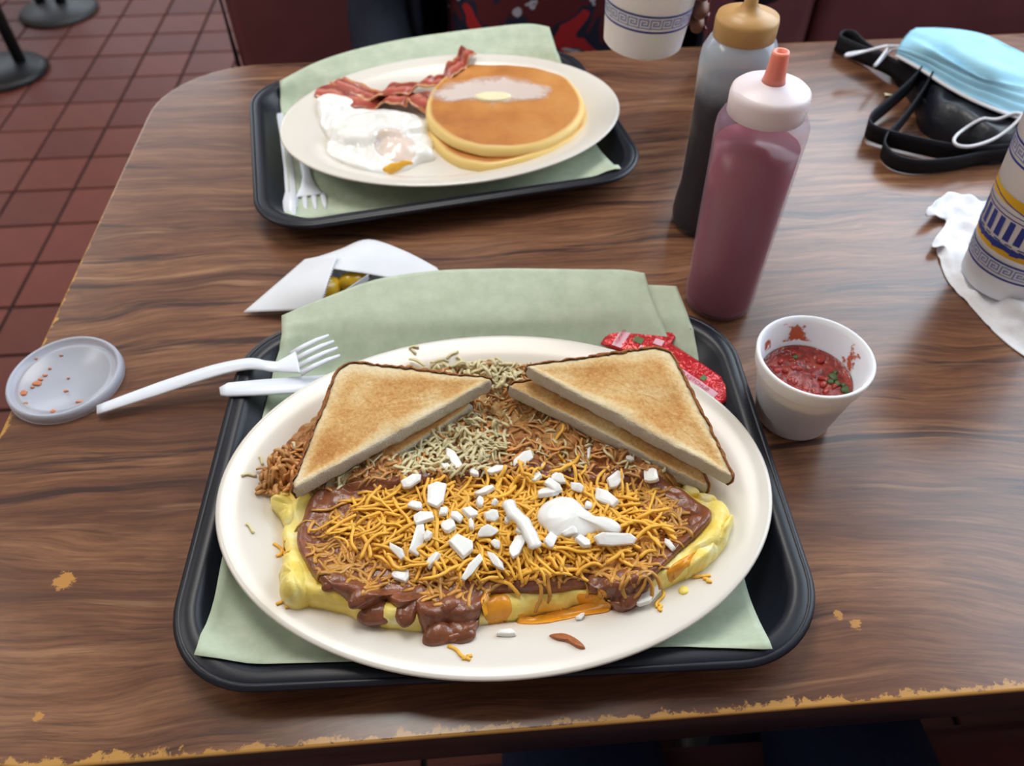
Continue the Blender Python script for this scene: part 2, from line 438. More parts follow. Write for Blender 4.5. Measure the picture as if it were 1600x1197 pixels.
# ------------------------------------------------------------ table
def rows_table(W, D, r, insets, z):
    rs = []; E = []; Wr = []
    for k in insets:
        ring = rrect(W-2*k, D-2*k, max(.004, r-k), z, 14, W/2, D/2); rs.append(ring)
        for p in ring:
            E.append(k)
            front = max(0, 1-p[1]/.05); corner = max(0, 1-math.hypot(p[0], p[1])/.22)
            left = max(0, 1-p[0]/.05)
            Wr.append(.003 + front*(.004+.022*min(1, max(0, p[0]-.3)/.5)) + .035*corner + .002*left)
    return rs, E, Wr
TW, TD = 1.63, .7659
table = thing('dining_table', 'wood-grain laminate dining table with worn tan edges and a dark edge band', 'table', (*rw(TOX, TOY)[:2], 0), YAW)
rs, E, Wr = rows_table(TW, TD, .105, [0.0015, 0, 0.0008, .002, .004, .007, .012, .02, .03, .045, .07, .1, .15, .2, .25, .3, .35], TZ)
rs[0] = [(p[0], p[1], TZ-.004) for p in rs[0]]; rs[1] = [(p[0], p[1], TZ-.0012) for p in rs[1]]
Vt, Ft = rings(rs)
mk('tabletop', Vt, Ft, M['wood'], table, attrs={'edge_dist': E, 'wear': Wr})
prof = [(.004, TZ-.0041), (.0, TZ-.006), (0, TZ-.034), (.004, TZ-.038), (.2, TZ-.038)]
rs = [rrect(TW-2*k, TD-2*k, max(.004, .105-k), z, 14, TW/2, TD/2) for k, z in prof]
Vt, Ft = rings(rs, True, True)
mk('edge_band', Vt, Ft, M['edge_band'], table)
lathe('table_pedestal', [(.28, 0.002), (.28, .01), (.06, .03), (.038, .05), (.038, TZ-.06), (.12, TZ-.05), (.12, TZ-.0385)], M['edge_band'], table, 32, (.6, .38, 0))

# ------------------------------------------------------------ trays
def make_tray(name, label, cx, cy, yaw):
    t = thing(name, label, 'tray', (cx, cy, TZ), yaw)
    W, D, r = .356, .2729, .052
    prof = [(.034, .0005), (.030, .0005), (.010, .0165), (.0035, .0165), (.0, .0185), (.0, .0205), (.002, .0225), (.0085, .0225), (.0115, .0215), (.0135, .0185), (.026, .0068), (.030, .0045), (.035, .0038)]
    rs = [rrect(W-2*k, D-2*k, max(.02, r-k*.8), z, 12) for k, z in prof]
    V, F = rings(rs); mk('tray_body', V, F, M['tray'], t)
    rs = [rrect(W-2*k, D-2*k, max(.02, r-k*.8), z, 12) for k, z in ((.0002, .0200), (-.0008, .0203), (-.0011, .0213), (-.0002, .0222), (.0012, .0229), (.0026, .0229), (.0032, .0222))]
    V, F = rings(rs, False, False); mk('rolled_lip', V, F, M['tray'], t)
    return t
tray1 = make_tray('serving_tray', 'near black plastic tray holding the chili omelette plate', -.013, .291, .038)
tray2 = make_tray('serving_tray', 'far black plastic tray holding the pancake plate', -.0732, .7057, .2363)
def make_plate(name, label, cx, cy, yaw, parent_z=.0052):
    t = empty(name, (cx, cy, TZ+parent_z), yaw)
    a, b = .1677, .1238
    prof = [(.060, .0), (.052, .0), (.048, .002), (.036, .012), (.004, .0245), (.0008, .0252), (0, .0262), (.0008, .0272), (.003, .0274), (.016, .0232), (.029, .0180), (.034, .0145), (.040, .0085), (.048, .0052), (.06, .0045), (.085, .0042)]
    n = 128
    rs = [[((a-k)*math.cos(2*PI*j/n), (b-k)*math.sin(2*PI*j/n), z) for j in range(n)] for k, z in prof]
    V, F = rings(rs); o = mk(name, V, F, M['plate']); o.location = t.location; o.rotation_euler = t.rotation_euler
    bpy.data.objects.remove(t); tag(o, label, 'plate'); return o
plate1 = make_plate('oval_plate', 'oval cream plate of omelette and toast on the near tray', -.011, .273, .0289)
plate2 = make_plate('oval_plate', 'oval cream plate of eggs and pancakes on the far tray', -.0561, .7103, .2007)

# ------------------------------------------------------------ tray liners
def ctrl(rows): return [[at(*p) for p in r] for r in rows]
l1 = patch('paper_liner', ctrl([
    [(303, 1023, .0255), (385, 1036, .020), (475, 1046, .011), (620, 1052, .0048), (760, 1052, .0045), (900, 1045, .0045), (1000, 1030, .0055), (1110, 1020, .017), (1207, 1014, .0255)],
    [(338, 940, .012), (420, 950, .006), (520, 950, .0045), (640, 950, .0045), (770, 950, .0045), (900, 950, .0045), (1010, 950, .0045), (1090, 945, .0048), (1172, 935, .009)],
    [(362, 860, .0048), (440, 860, .0045), (530, 850, .0045), (650, 850, .0045), (770, 850, .0045), (900, 850, .0045), (1000, 850, .0045), (1080, 850, .0045), (1150, 850, .0048)],
    [(400, 720, .0048), (470, 720, .0045), (560, 720, .0045), (660, 720, .0045), (770, 720, .0045), (880, 720, .0045), (970, 720, .0045), (1050, 720, .0045), (1115, 720, .0048)],
    [(420, 640, .0048), (490, 625, .0045), (570, 625, .0045), (670, 625, .0045), (770, 625, .0045), (870, 625, .0045), (950, 625, .0045), (1010, 625, .0045), (1072, 625, .0048)],
    [(432, 590, .006), (500, 583, .005), (580, 582, .005), (680, 578, .005), (770, 574, .005), (860, 572, .005), (940, 570, .005), (1000, 570, .005), (1060, 572, .006)],
    [(440, 545, .018), (505, 541, .017), (580, 537, .017), (680, 533, .017), (770, 529, .017), (860, 527, .017), (935, 524, .017), (990, 524, .017), (1046, 535, .016)],
    [(440, 515, .026), (500, 507, .0265), (580, 503, .0268), (680, 500, .0268), (770, 497, .0268), (860, 494, .0268), (930, 491, .0268), (982, 489, .0268), (1030, 492, .026)],
    [(440, 503, .027), (503, 490, .029), (584, 472, .032), (680, 464, .032), (770, 461, .032), (860, 460, .032), (930, 460, .032), (978, 460, .031), (1018, 462, .030)],
    [(440, 493, .028), (505, 466, .032), (590, 436, .036), (680, 423, .036), (770, 420, .036), (860, 420, .036), (930, 421, .035), (975, 422, .034), (1007, 427, .033)],
]), M['liner'], None, 5, .0002, .0004, 25)
tag(l1, 'pale green paper liner under the omelette plate, curling over the tray back', 'paper liner')
l2 = patch('paper_liner', ctrl([
    [(880, 700, .0034), (950, 700, .0034), (1020, 700, .0034), (1112, 700, .0036)],
    [(880, 600, .0034), (950, 600, .0034), (1020, 600, .0034), (1093, 600, .0042)],
    [(890, 560, .006), (950, 560, .006), (1025, 562, .006), (1090, 568, .007)],
    [(895, 520, .017), (955, 520, .017), (1022, 520, .017), (1084, 525, .018)],
    [(900, 490, .0255), (960, 488, .0255), (1015, 486, .0255), (1074, 490, .0258)],
    [(905, 445, .026), (960, 445, .0265), (1010, 445, .028), (1057, 447, .029)],
]), M['liner'], None, 6, .0002, .0003, 25)
tag(l2, 'second pale green paper sheet showing right of the omelette liner', 'paper liner')
l3 = patch('paper_liner', ctrl([
    [(447, 346, .0135), (520, 337, .006), (620, 326, .0048), (720, 314, .0045), (820, 300, .0055), (900, 286, .011), (970, 268, .022)],
    [(452, 300, .0055), (520, 300, .0045), (620, 290, .0045), (720, 280, .0045), (820, 268, .0045), (880, 258, .005), (938, 235, .009)],
    [(446, 240, .005), (520, 240, .0045), (610, 230, .0045), (700, 220, .0045), (790, 210, .0045), (850, 200, .0045), (905, 190, .005)],
    [(441, 190, .007), (500, 170, .0045), (590, 165, .0045), (680, 155, .0045), (770, 148, .0045), (830, 142, .0045), (885, 138, .005)],
    [(439, 165, .010), (490, 158, .007), (586, 147, .007), (670, 137, .007), (757, 127, .007), (822, 120, .007), (880, 118, .009)],
    [(438, 136, .024), (488, 113, .0265), (576, 100, .0268), (670, 88, .0268), (752, 78, .0268), (822, 70, .0268), (868, 74, .027)],
    [(437, 126, .026), (500, 95, .032), (580, 71, .036), (670, 55, .037), (760, 43, .037), (825, 37, .037), (858, 42, .035)],
]), M['liner'], None, 5, .0002, .0004, 25)
tag(l3, 'pale green paper liner under the pancake plate on the far tray', 'paper liner')

bpy.context.view_layer.update()
bvt = join_bvh([o for t in (tray1, tray2) for o in t.children])
for l in (l1, l2, l3):
    for v in l.data.vertices:
        h_ = bvt.ray_cast(Vector((v.co.x, v.co.y, TZ+.3)), Vector((0, 0, -1)))
        if h_[0]: v.co.z = max(v.co.z, h_[0].z+(.0005 if l is l2 else .0017 if l is l1 else .0024))
# ------------------------------------------------------------ omelette plate food
bv_plate = join_bvh([plate1])
base1 = lambda x, y: drop(bv_plate, x, y, TZ+.01)
def poly(pts, h): return [at(p[0], p[1], p[2] if len(p) > 2 else h) for p in pts]
hb = blob('hash_browns', poly([(424, 752), (455, 715), (510, 665), (570, 630), (620, 605), (690, 600), (740, 592), (800, 590), (880, 600), (970, 630), (1040, 690), (1075, 755), (1060, 775), (960, 790), (850, 800), (700, 800), (560, 800), (480, 780), (436, 776)], .016), base1, .022, .02,
          M['hash'], disp=lambda x, y, t: t*(.006*nm((x, y, 0), 45)+.0036*nm((x, y, 5), 170)+.002*nm((x, y, 9), 420)), rag=.03, n=300, rn=60)
tag(hb, 'browned shredded hash browns heaped under the toast and along the omelette', 'hash browns')
om_out = [(436, 782), (470, 772), (520, 768), (640, 760), (800, 752), (960, 752), (1050, 762), (1100, 790), (1136, 825), (1128, 862), (1085, 905), (1040, 930), (1000, 950), (940, 952), (860, 958), (780, 978), (710, 993), (660, 998), (600, 992), (540, 975), (480, 962), (448, 935), (446, 900), (452, 880), (440, 835)]
om = blob('omelette', poly(om_out, .014), base1, .016, .012, M['omelette'],
          disp=lambda x, y, t: t*(.0025*nm((x, y, 2), 60)+.0008*nm((x, y, 7), 200)), rag=.05, ragscale=90)
tag(om, 'folded yellow omelette under the chili on the near plate', 'omelette')
bv = join_bvh([plate1, hb, om])
b2 = lambda x, y: drop(bv, x, y, TZ+.01)
def lumps(x, y, t):
    z = .0026*nm((x, y, 0), 100)+.0012*nm((x, y, 3), 240)
    return t*z
ch_out = [(497, 776), (474, 820), (468, 858), (486, 900), (505, 930), (540, 950), (566, 966), (590, 962), (606, 950), (630, 970), (650, 960), (658, 985), (676, 1003), (704, 1008), (735, 998), (748, 972), (760, 938), (790, 930), (850, 930), (905, 925), (940, 925), (952, 945), (972, 958), (1000, 945), (1022, 915), (1055, 880), (1090, 850), (1106, 822), (1085, 790), (1040, 762), (960, 742), (850, 738), (760, 745), (660, 758), (560, 768)]
chili = blob('chili', poly(ch_out, .024), b2, .0072, .006, M['chili'], disp=lumps, rag=0.0, n=260, rn=40, center=at(800, 850, .024))
tag(chili, 'brown glossy bean chili poured over the omelette', 'chili')
bv = join_bvh([plate1, hb, om, chili])
BL_ = ['bean at the front left lobe of the chili', 'bean right of the front left lobe, just above the egg', 'bean in the left half of the long front drip',
       'bean at the tip of the long front drip', 'bean above the front left lobe', 'bean at the far left of the chili by the toast', 'bean at the root of the long front drip',
       'bean between the front left lobe and the long drip', 'bean on the right front chili drip', 'bean at the far right tip of the chili', 'bean just above the right front drip',
       'bean near the right tip of the chili below the toast', 'bean at the front edge left of the right drip', 'bean on the lower left slope of the chili']
# beans under the sauce
beanm = M['chili']
for k, (px, py, a) in enumerate([(588, 950, .1), (634, 950, 1.2), (684, 985, .3), (716, 984, 2.6), (560, 930, .6), (495, 850, 1.4), (700, 940, .4), (655, 925, .0), (985, 930, .7), (1088, 815, 1.0), (975, 900, .2), (1060, 800, .5), (930, 905, 1.1), (520, 905, .4)]):
    p = hit(bv, px, py); V, F = [], []
    prof = [(.1, -1), (.6, -.8), (.95, -.4), (1, 0), (.95, .4), (.6, .8), (.1, 1)]
    rs = []
    for r, s in prof:
        rs.append([Vector((s*.0085, r*.0055*math.cos(2*PI*j/12)-.0018*s*s, r*.0046*math.sin(2*PI*j/12))) for j in range(12)])
    V, F = rings(rs); o = mk('chili_bean', V, F, beanm); subsurf(o, 1)
    sc_b = (1.3, 1.1, 1.1, 1.1)[k] if k < 4 else .85
    o.scale = (sc_b, sc_b*1.15, sc_b); o.location = p - Vector((0, 0, .0030*sc_b)); o.rotation_euler = (R.uniform(-.3, .3), 0, a)
    tag(o, BL_[k], 'bean', 'beans in the chili')
def strand(V, F, x, y, L, ang, bvh, lift, rad, curl, n=9, flat=.7, stickup=0):
    pts = []; a = ang; px, py = x, y; k = R.uniform(-curl, curl); z0 = None
    for i in range(n):
        z = drop(bvh, px, py)+lift+rad*.4
        if z0 is not None: z = max(min(z, z0+.0022), z0-.0022)
        z0 = z
        pts.append(Vector((px, py, z+stickup*math.sin(PI*i/(n-1)))))
        px += math.cos(a)*L/(n-1); py += math.sin(a)*L/(n-1); a += k/(n-1)+R.uniform(-.18, .18)
        if R.random() < .08: k = -k
    tube_vf(pts, [rad*(.75 if i in (0, n-1) else 1) for i in range(n)], 5, V, F, flat)
def inpoly(x, y, P):
    c = False; j = len(P)-1
    for i in range(len(P)):
        if (P[i][1] > y) != (P[j][1] > y) and x < (P[j][0]-P[i][0])*(y-P[i][1])/(P[j][1]-P[i][1])+P[i][0]: c = not c
        j = i
    return c
def strands(name, label, P, num, mat, lift, Lr, rad, curl, dens=None, stick=.001, bvh=None, cat='cheese', parent=None, flat=.7):
    V, F = [], []; WP = [at(p[0], p[1], .03) for p in P]; xs = [p[0] for p in P]; ys = [p[1] for p in P]; k = 0; tries = 0
    while k < num and tries < num*40:
        tries += 1
        px, py = R.uniform(min(xs), max(xs)), R.uniform(min(ys), max(ys))
        if not inpoly(px, py, P): continue
        if dens and R.random() > dens(px, py): continue
        p = hit(bvh, px, py); L = R.uniform(*Lr); a = R.uniform(0, 2*PI)
        if not inpoly(p.x+L*.9*math.cos(a), p.y+L*.9*math.sin(a), WP): continue
        k += 1
        strand(V, F, p.x, p.y, L, a, bvh, R.uniform(*lift), R.uniform(rad*.7, rad*1.2), curl, flat=flat, stickup=R.uniform(0, stick))
    o = mk(name, V, F, mat, parent); o['kind'] = 'stuff'
    if label: tag(o, label, cat)
    return o
mel = [(490, 790), (476, 850), (498, 908), (560, 932), (640, 925), (665, 950), (730, 950), (750, 922), (850, 915), (940, 908), (965, 930), (1000, 920), (1040, 880), (1085, 840), (1075, 790), (1000, 752), (800, 745), (600, 765)]
m1 = strands('melted_cheese', 'melted brown-gold cheese shreds sunk into the chili', mel, 1150, M['melted'], (-.0010, .0004), (.008, .024), .00115, 3.6, bvh=bv, stick=.0005, flat=.7)
core = [(505, 800), (500, 850), (560, 870), (620, 905), (700, 925), (800, 925), (900, 905), (1000, 880), (1060, 850), (1040, 800), (980, 755), (880, 735), (800, 742), (700, 752), (600, 760), (530, 765)]
def dens(px, py):
    d = ((px-790)/260)**2+((py-828)/88)**2
    return max(.10, 1.15-d)
m2 = strands('shredded_cheese', 'bright orange shredded cheddar piled on the chili omelette', core, 700, M['cheese'], (.0002, .0046), (.010, .030), .0011, 2.0, dens, bvh=bv, stick=.002)
stray = [((432, 945), (462, 905)), ((446, 950), (470, 920)), ((440, 905), (462, 900)), ((428, 850), (452, 862)), ((432, 870), (445, 845)), ((700, 1010), (735, 1032)), ((722, 1030), (738, 1025)), ((1082, 903), (1110, 900)), ((1036, 925), (1026, 950)), ((1028, 945), (1034, 955)), ((800, 760), (830, 705)), ((865, 690), (880, 722)), ((880, 720), (890, 735)), ((842, 735), (860, 712)), ((905, 745), (925, 712)), ((880, 665), (866, 700)), ((1010, 770), (1060, 812)), ((1008, 772), (1030, 765)), ((560, 772), (640, 768)), ((1098, 905), (1112, 910))]
V, F = [], []
for (a, b) in stray:
    pa, pb = hit(bv, *a), hit(bv, *b); pts = []
    for i in range(8):
        q = pa.lerp(pb, i/7); q.x += .0012*math.sin(i*.9); q.z = drop(bv, q.x, q.y)+.0008; pts.append(q)
    tube_vf(pts, .0010, 5, V, F, .7)
o = mk('stray_cheese', V, F, M['cheese']); o['kind'] = 'stuff'; tag(o, 'loose cheddar shreds fallen around the omelette edge', 'cheese')
# orange grease-cheese along the front fold
M['orange'] = simple('melted_orange', rgb(236, 158, 40), .3, .5, var=.15, vscale=90, sss=.2, sub=(.004, .002, .0006))
for k, (pts, lab) in enumerate([([(760, 925), (790, 930), (800, 950), (790, 972), (762, 975), (752, 950)], 'orange melted cheese patch on the omelette front right of the long chili drip'),
                 ([(810, 962), (880, 950), (945, 944), (955, 955), (900, 965), (850, 975), (812, 975)], 'orange melted cheese seeping below the omelette front'),
                 ([(1040, 895), (1070, 870), (1100, 858), (1085, 885), (1050, 910)], 'orange melted cheese on the omelette right tip'),
                 ([(905, 928), (940, 922), (948, 935), (930, 945), (906, 945)], 'orange melted cheese on the omelette front fold near the right chili drip')]):
    o = blob('melted_cheese_patch', [hit(bv, *p) for p in pts], lambda x, y: drop(bv, x, y), .0013, .003, M['orange'], rn=8, n=60, rag=.12, disp=lambda x, y, t: t*.0006*nm((x, y, 0), 260))
    tag(o, lab, 'melted cheese')
# hash brown shreds
hp = [(420, 745), (450, 705), (560, 640), (700, 580), (760, 566), (830, 570), (940, 620), (1040, 720), (1060, 760), (960, 745), (840, 740), (720, 755), (600, 762), (480, 775)]
bvh_h = bv
strands('potato_shreds_browned', 'crisp browned potato shreds of the hash browns', hp, 640, M['brown_shred'], (-.0016, .0008), (.006, .018), .00105, 2.0, flat=.5, bvh=bvh_h, stick=.002, cat='hash browns')
pp = [(600, 735), (640, 690), (700, 660), (745, 640), (790, 660), (800, 700), (760, 740), (700, 755), (640, 752)]
strands('potato_shreds_pale', 'pale soft potato shreds between the left toast and onions', pp, 210, M['pale_shred'], (-.0014, .0022), (.006, .016), .0011, 2.2, flat=.5, bvh=bvh_h, stick=.003, cat='hash browns')
strands('potato_shreds_back', 'potato shreds poking out behind the left toast', [(620, 560), (700, 562), (740, 570), (800, 575), (830, 600), (760, 620), (700, 590)], 90, M['pale_shred'], (-.0008, .003), (.005, .014), .0013, 1.8, flat=.5, bvh=bvh_h, stick=.003, cat='hash browns')
strands('potato_shreds_left', 'browned potato shreds sticking out left of the left toast', [(395, 770), (415, 720), (450, 700), (470, 730), (450, 775), (420, 778)], 70, M['brown_shred'], (-.001, .003), (.004, .012), .0014, 1.6, flat=.6, bvh=bvh_h, stick=.004, cat='hash browns')
strands('potato_shreds_mixed', 'pale shreds mixed through the browned hash browns', hp, 210, M['pale_shred'], (-.0014, .0010), (.006, .016), .0009, 2.0, flat=.5, bvh=bvh_h, stick=.002, cat='hash browns')
V, F = [], []
for (a, b) in [((622, 545), (650, 552)), ((640, 546), (655, 541)), ((400, 768), (425, 772)), ((378, 745), (402, 742)), ((385, 820), (398, 832)), ((698, 562), (716, 548)), ((712, 560), (725, 566)), ((405, 715), (412, 725))]:
    pa, pb = hit(bv, *a), hit(bv, *b); pts = []
    for i in range(6):
        q = pa.lerp(pb, i/5); q.y += .001*math.sin(i); q.z = drop(bv, q.x, q.y)+.0009; pts.append(q)
    tube_vf(pts, .0010, 5, V, F, .7)
o = mk('stray_potato_shreds', V, F, M['pale_shred']); o['kind'] = 'stuff'; tag(o, 'stray pale potato shreds on the plate rim', 'hash browns')

# ------------------------------------------------------------ onions
ON = [
 (700,707,727,752,17,'thick rectangular onion slab leaning on the hash browns'),
 (692,727,712,748,11,'narrow onion piece against the left side of the thick slab'),
 (736,738,746,747,10,'small onion bit at the right foot of the thick slab'),
 (755,743,796,733,15,'flat pointed onion piece at the top of the cheese pile'),
 (800,733,831,712,16,'oblong onion piece tilted up on the hash browns'),
 (823,757,845,740,18,'rounded onion piece right of the pointed top piece'),
 (625,765,659,746,15,'leaf-shaped onion piece at the upper left of the cheese'),
 (685,757,677,795,32,'broad squarish onion piece at the upper left of the pile'),
 (860,747,885,753,14,'onion piece behind the largest onion chunk'),
 (853,752,877,772,16,'onion wedge standing behind the largest chunk'),
 (838,775,872,772,15,'ragged onion piece at the left shoulder of the largest chunk'),
 (890,762,912,767,11,'thin onion flake right behind the largest chunk'),
 (928,770,970,790,24,'large blocky onion piece right of the largest chunk'),
 (950,760,974,745,17,'oval onion piece on the browned area behind the blocky piece'),
 (740,780,775,764,11,'pointed sliver of onion above the centre of the pile'),
 (748,779,753,795,13,'small onion block under the pointed sliver'),
 (727,795,741,811,16,'small square onion bit left of the long curved piece'),
 (687,801,700,803,13,'tiny square onion bit below the broad piece'),
 (636,790,662,796,12,'crumpled small onion bit left of the broad piece'),
 (643,815,679,808,18,'fan-shaped onion piece on the left of the pile'),
 (705,805,725,815,14,'translucent onion bit in the middle left'),
 (688,828,715,820,19,'onion piece touching the top of the big oval piece'),
 (706,838,738,868,34,'big oval onion piece in the middle left of the pile'),
 (758,815,780,805,17,'onion bit left of the long curved piece, upper of two'),
 (743,838,780,828,17,'leaf-like onion piece right of the big oval piece'),
 (770,846,780,860,13,'small onion bit below the leaf-like piece'),
 (735,813,737,830,8,'thin upright onion sliver above the big oval piece'),
 (788,812,797,820,10,'small onion bit at the left of the long curved piece'),
 (806,832,822,832,14,'onion bit right of the leaf-like piece'),
 (816,842,799,874,16,'fan-cut onion strip under the long curved piece'),
 (661,822,647,875,19,'long upright onion strip on the left of the pile'),
 (663,838,675,842,14,'onion bit beside the long upright strip'),
 (608,853,637,879,15,'pointed onion piece at the far left, leaning right'),
 (687,866,668,889,12,'slim onion piece below the long upright strip'),
 (615,897,641,907,20,'lone onion bit on the chili at the lower left'),
 (754,867,721,915,13,'long pointed onion sliver at the bottom centre, leaning left'),
 (761,866,787,898,12,'pointed onion sliver at the bottom centre, leaning right'),
 (867,835,853,859,14,'triangular onion bit below the largest chunk'),
 (877,838,902,831,13,'onion bit just under the largest chunk'),
 (901,840,921,859,14,'small oval onion bit right below the largest chunk'),
 (928,845,993,848,18,'long straight onion strip at the right of the pile'),
 (931,824,945,827,11,'tiny onion bit under the tail of the largest chunk'),
 (913,790,925,795,10,'tiny onion bit above the tail of the largest chunk'),
 (1014,738,1018,760,16,'onion piece by the cut edge of the right toast'),
 (1037,848,1054,862,9,'curved onion bit on the chili at the right end'),
 (994,950,1027,918,15,'angular onion piece on the right chili drip'),
 (920,693,919,725,6,'thin onion sliver on the hash browns below the right toast'),
 (979,716,988,724,7,'tiny onion flake touching the right toast edge'),
 (772,990,810,992,9,'flat onion piece at the foot of the omelette front'),
 (900,970,913,962,7,'tiny onion piece below the omelette front, right of the flat one'),
 (770,785,776,790,9,'tiny onion crumb above the long curved piece'),
]
bv_on = join_bvh([plate1, hb, om, chili, m2])
def onion_shape(name, p1, p2, wpx, label, curve=0, lift=.0018, th=.0030, shape=None):
    q1, q2 = hit(bv_on, *p1), hit(bv_on, *p2); mid = (q1+q2)/2; mid.z = max(q1.z, q2.z)*.5+mid.z*.5
    ax = at(p2[0], p2[1], mid.z-TZ)-at(p1[0], p1[1], mid.z-TZ); L = ax.length*1.12; ax.normalize()
    ay = Vector((-ax.y, ax.x, 0)); px2m = (CAM-mid).length/FPX; Wd = wpx*px2m*(1.35 if wpx < 22 else 1.1); L = max(L, Wd*.7)
    n = R.choice((5, 6, 6, 7)); out = []; sg = R.uniform(-1, 1)
    for j in range(n):
        a = 2*PI*(j+R.uniform(-.25, .25))/n+.3; r = R.uniform(.72, 1.12)
        pw = .65 if 'point' not in label and 'leaf' not in label and 'sliver' not in label else 1.25
        cx = math.copysign(abs(math.cos(a))**(pw*.8), math.cos(a)); cy = math.copysign(abs(math.sin(a))**(.7 if pw < 1 else 1.2), math.sin(a))
        out.append((cx*L/2*r, cy*Wd/2*r))
    rs = []
    for s, z in ((.5, -th*.5), (.97, -th*.5), (.92+.08*sg, th*.5), (.5, th*.55)):
        rs.append([Vector((x*s, y*s+curve*L*((x*s/L)**2), z-(x*s/L)**2*th*.8)) for x, y in out])
    V, F = rings(rs)
    o = mk(name, V, F, M['onion'], None, False); bv_ = o.modifiers.new('b', 'BEVEL'); bv_.width = .0005; bv_.segments = 2
    az = ax.cross(ay); o.matrix_world = Matrix(((ax.x, ay.x, az.x, mid.x), (ax.y, ay.y, az.y, mid.y), (ax.z, ay.z, az.z, mid.z+lift), (0, 0, 0, 1))) @ Matrix.Rotation(R.uniform(-.35, .35), 4, 'X') @ Matrix.Rotation(R.uniform(-.12, .12), 4, 'Y')
    tag(o, label, 'onion', 'diced white onion on the omelette'); return o
for (a, b, c, d, wd, lab) in ON: onion_shape('onion_piece', (a, b), (c, d), wd, lab)
# long curved piece
pts = [hit(bv_on, *p) for p in [(793, 786), (803, 800), (818, 815), (829, 835), (838, 855)]]
zt = max(p.z for p in pts)+.001
pts = catmull([at(p[0], p[1], zt-TZ+.001) for p in [(793, 782), (801, 800), (817, 815), (828, 835), (838, 856)]], 4)
o = tube('onion_piece', pts, [.0040-(.0014 if i in (0, len(pts)-1) else 0)+.0003*math.sin(i*1.7) for i in range(len(pts))], M['onion'], None, 6, .40)
tag(o, 'long curved onion strip in the centre of the pile', 'onion', 'diced white onion on the omelette')
# the largest chunk with its tail
ZB = sum(drop(bv_on, q.x, q.y) for q in [at(a, b, .04) for a, b in ((860, 800), (880, 810), (900, 800), (880, 790), (920, 812))])/5-.0012
bo = blob('onion_piece', [at(p[0], p[1], .043) for p in [(838, 800), (848, 782), (868, 770), (892, 770), (912, 784), (928, 798), (948, 806), (966, 808), (971, 822), (958, 829), (935, 824), (915, 832), (886, 836), (858, 826)]],
          lambda x, y: ZB, .0062, .016, M['onion'], rn=14, n=90, disp=lambda x, y, t: .0010*nm((x, y, 0), 100), rag=.05)
tag(bo, 'largest smooth onion chunk with a tail, right of the centre', 'onion', 'diced white onion on the omelette')

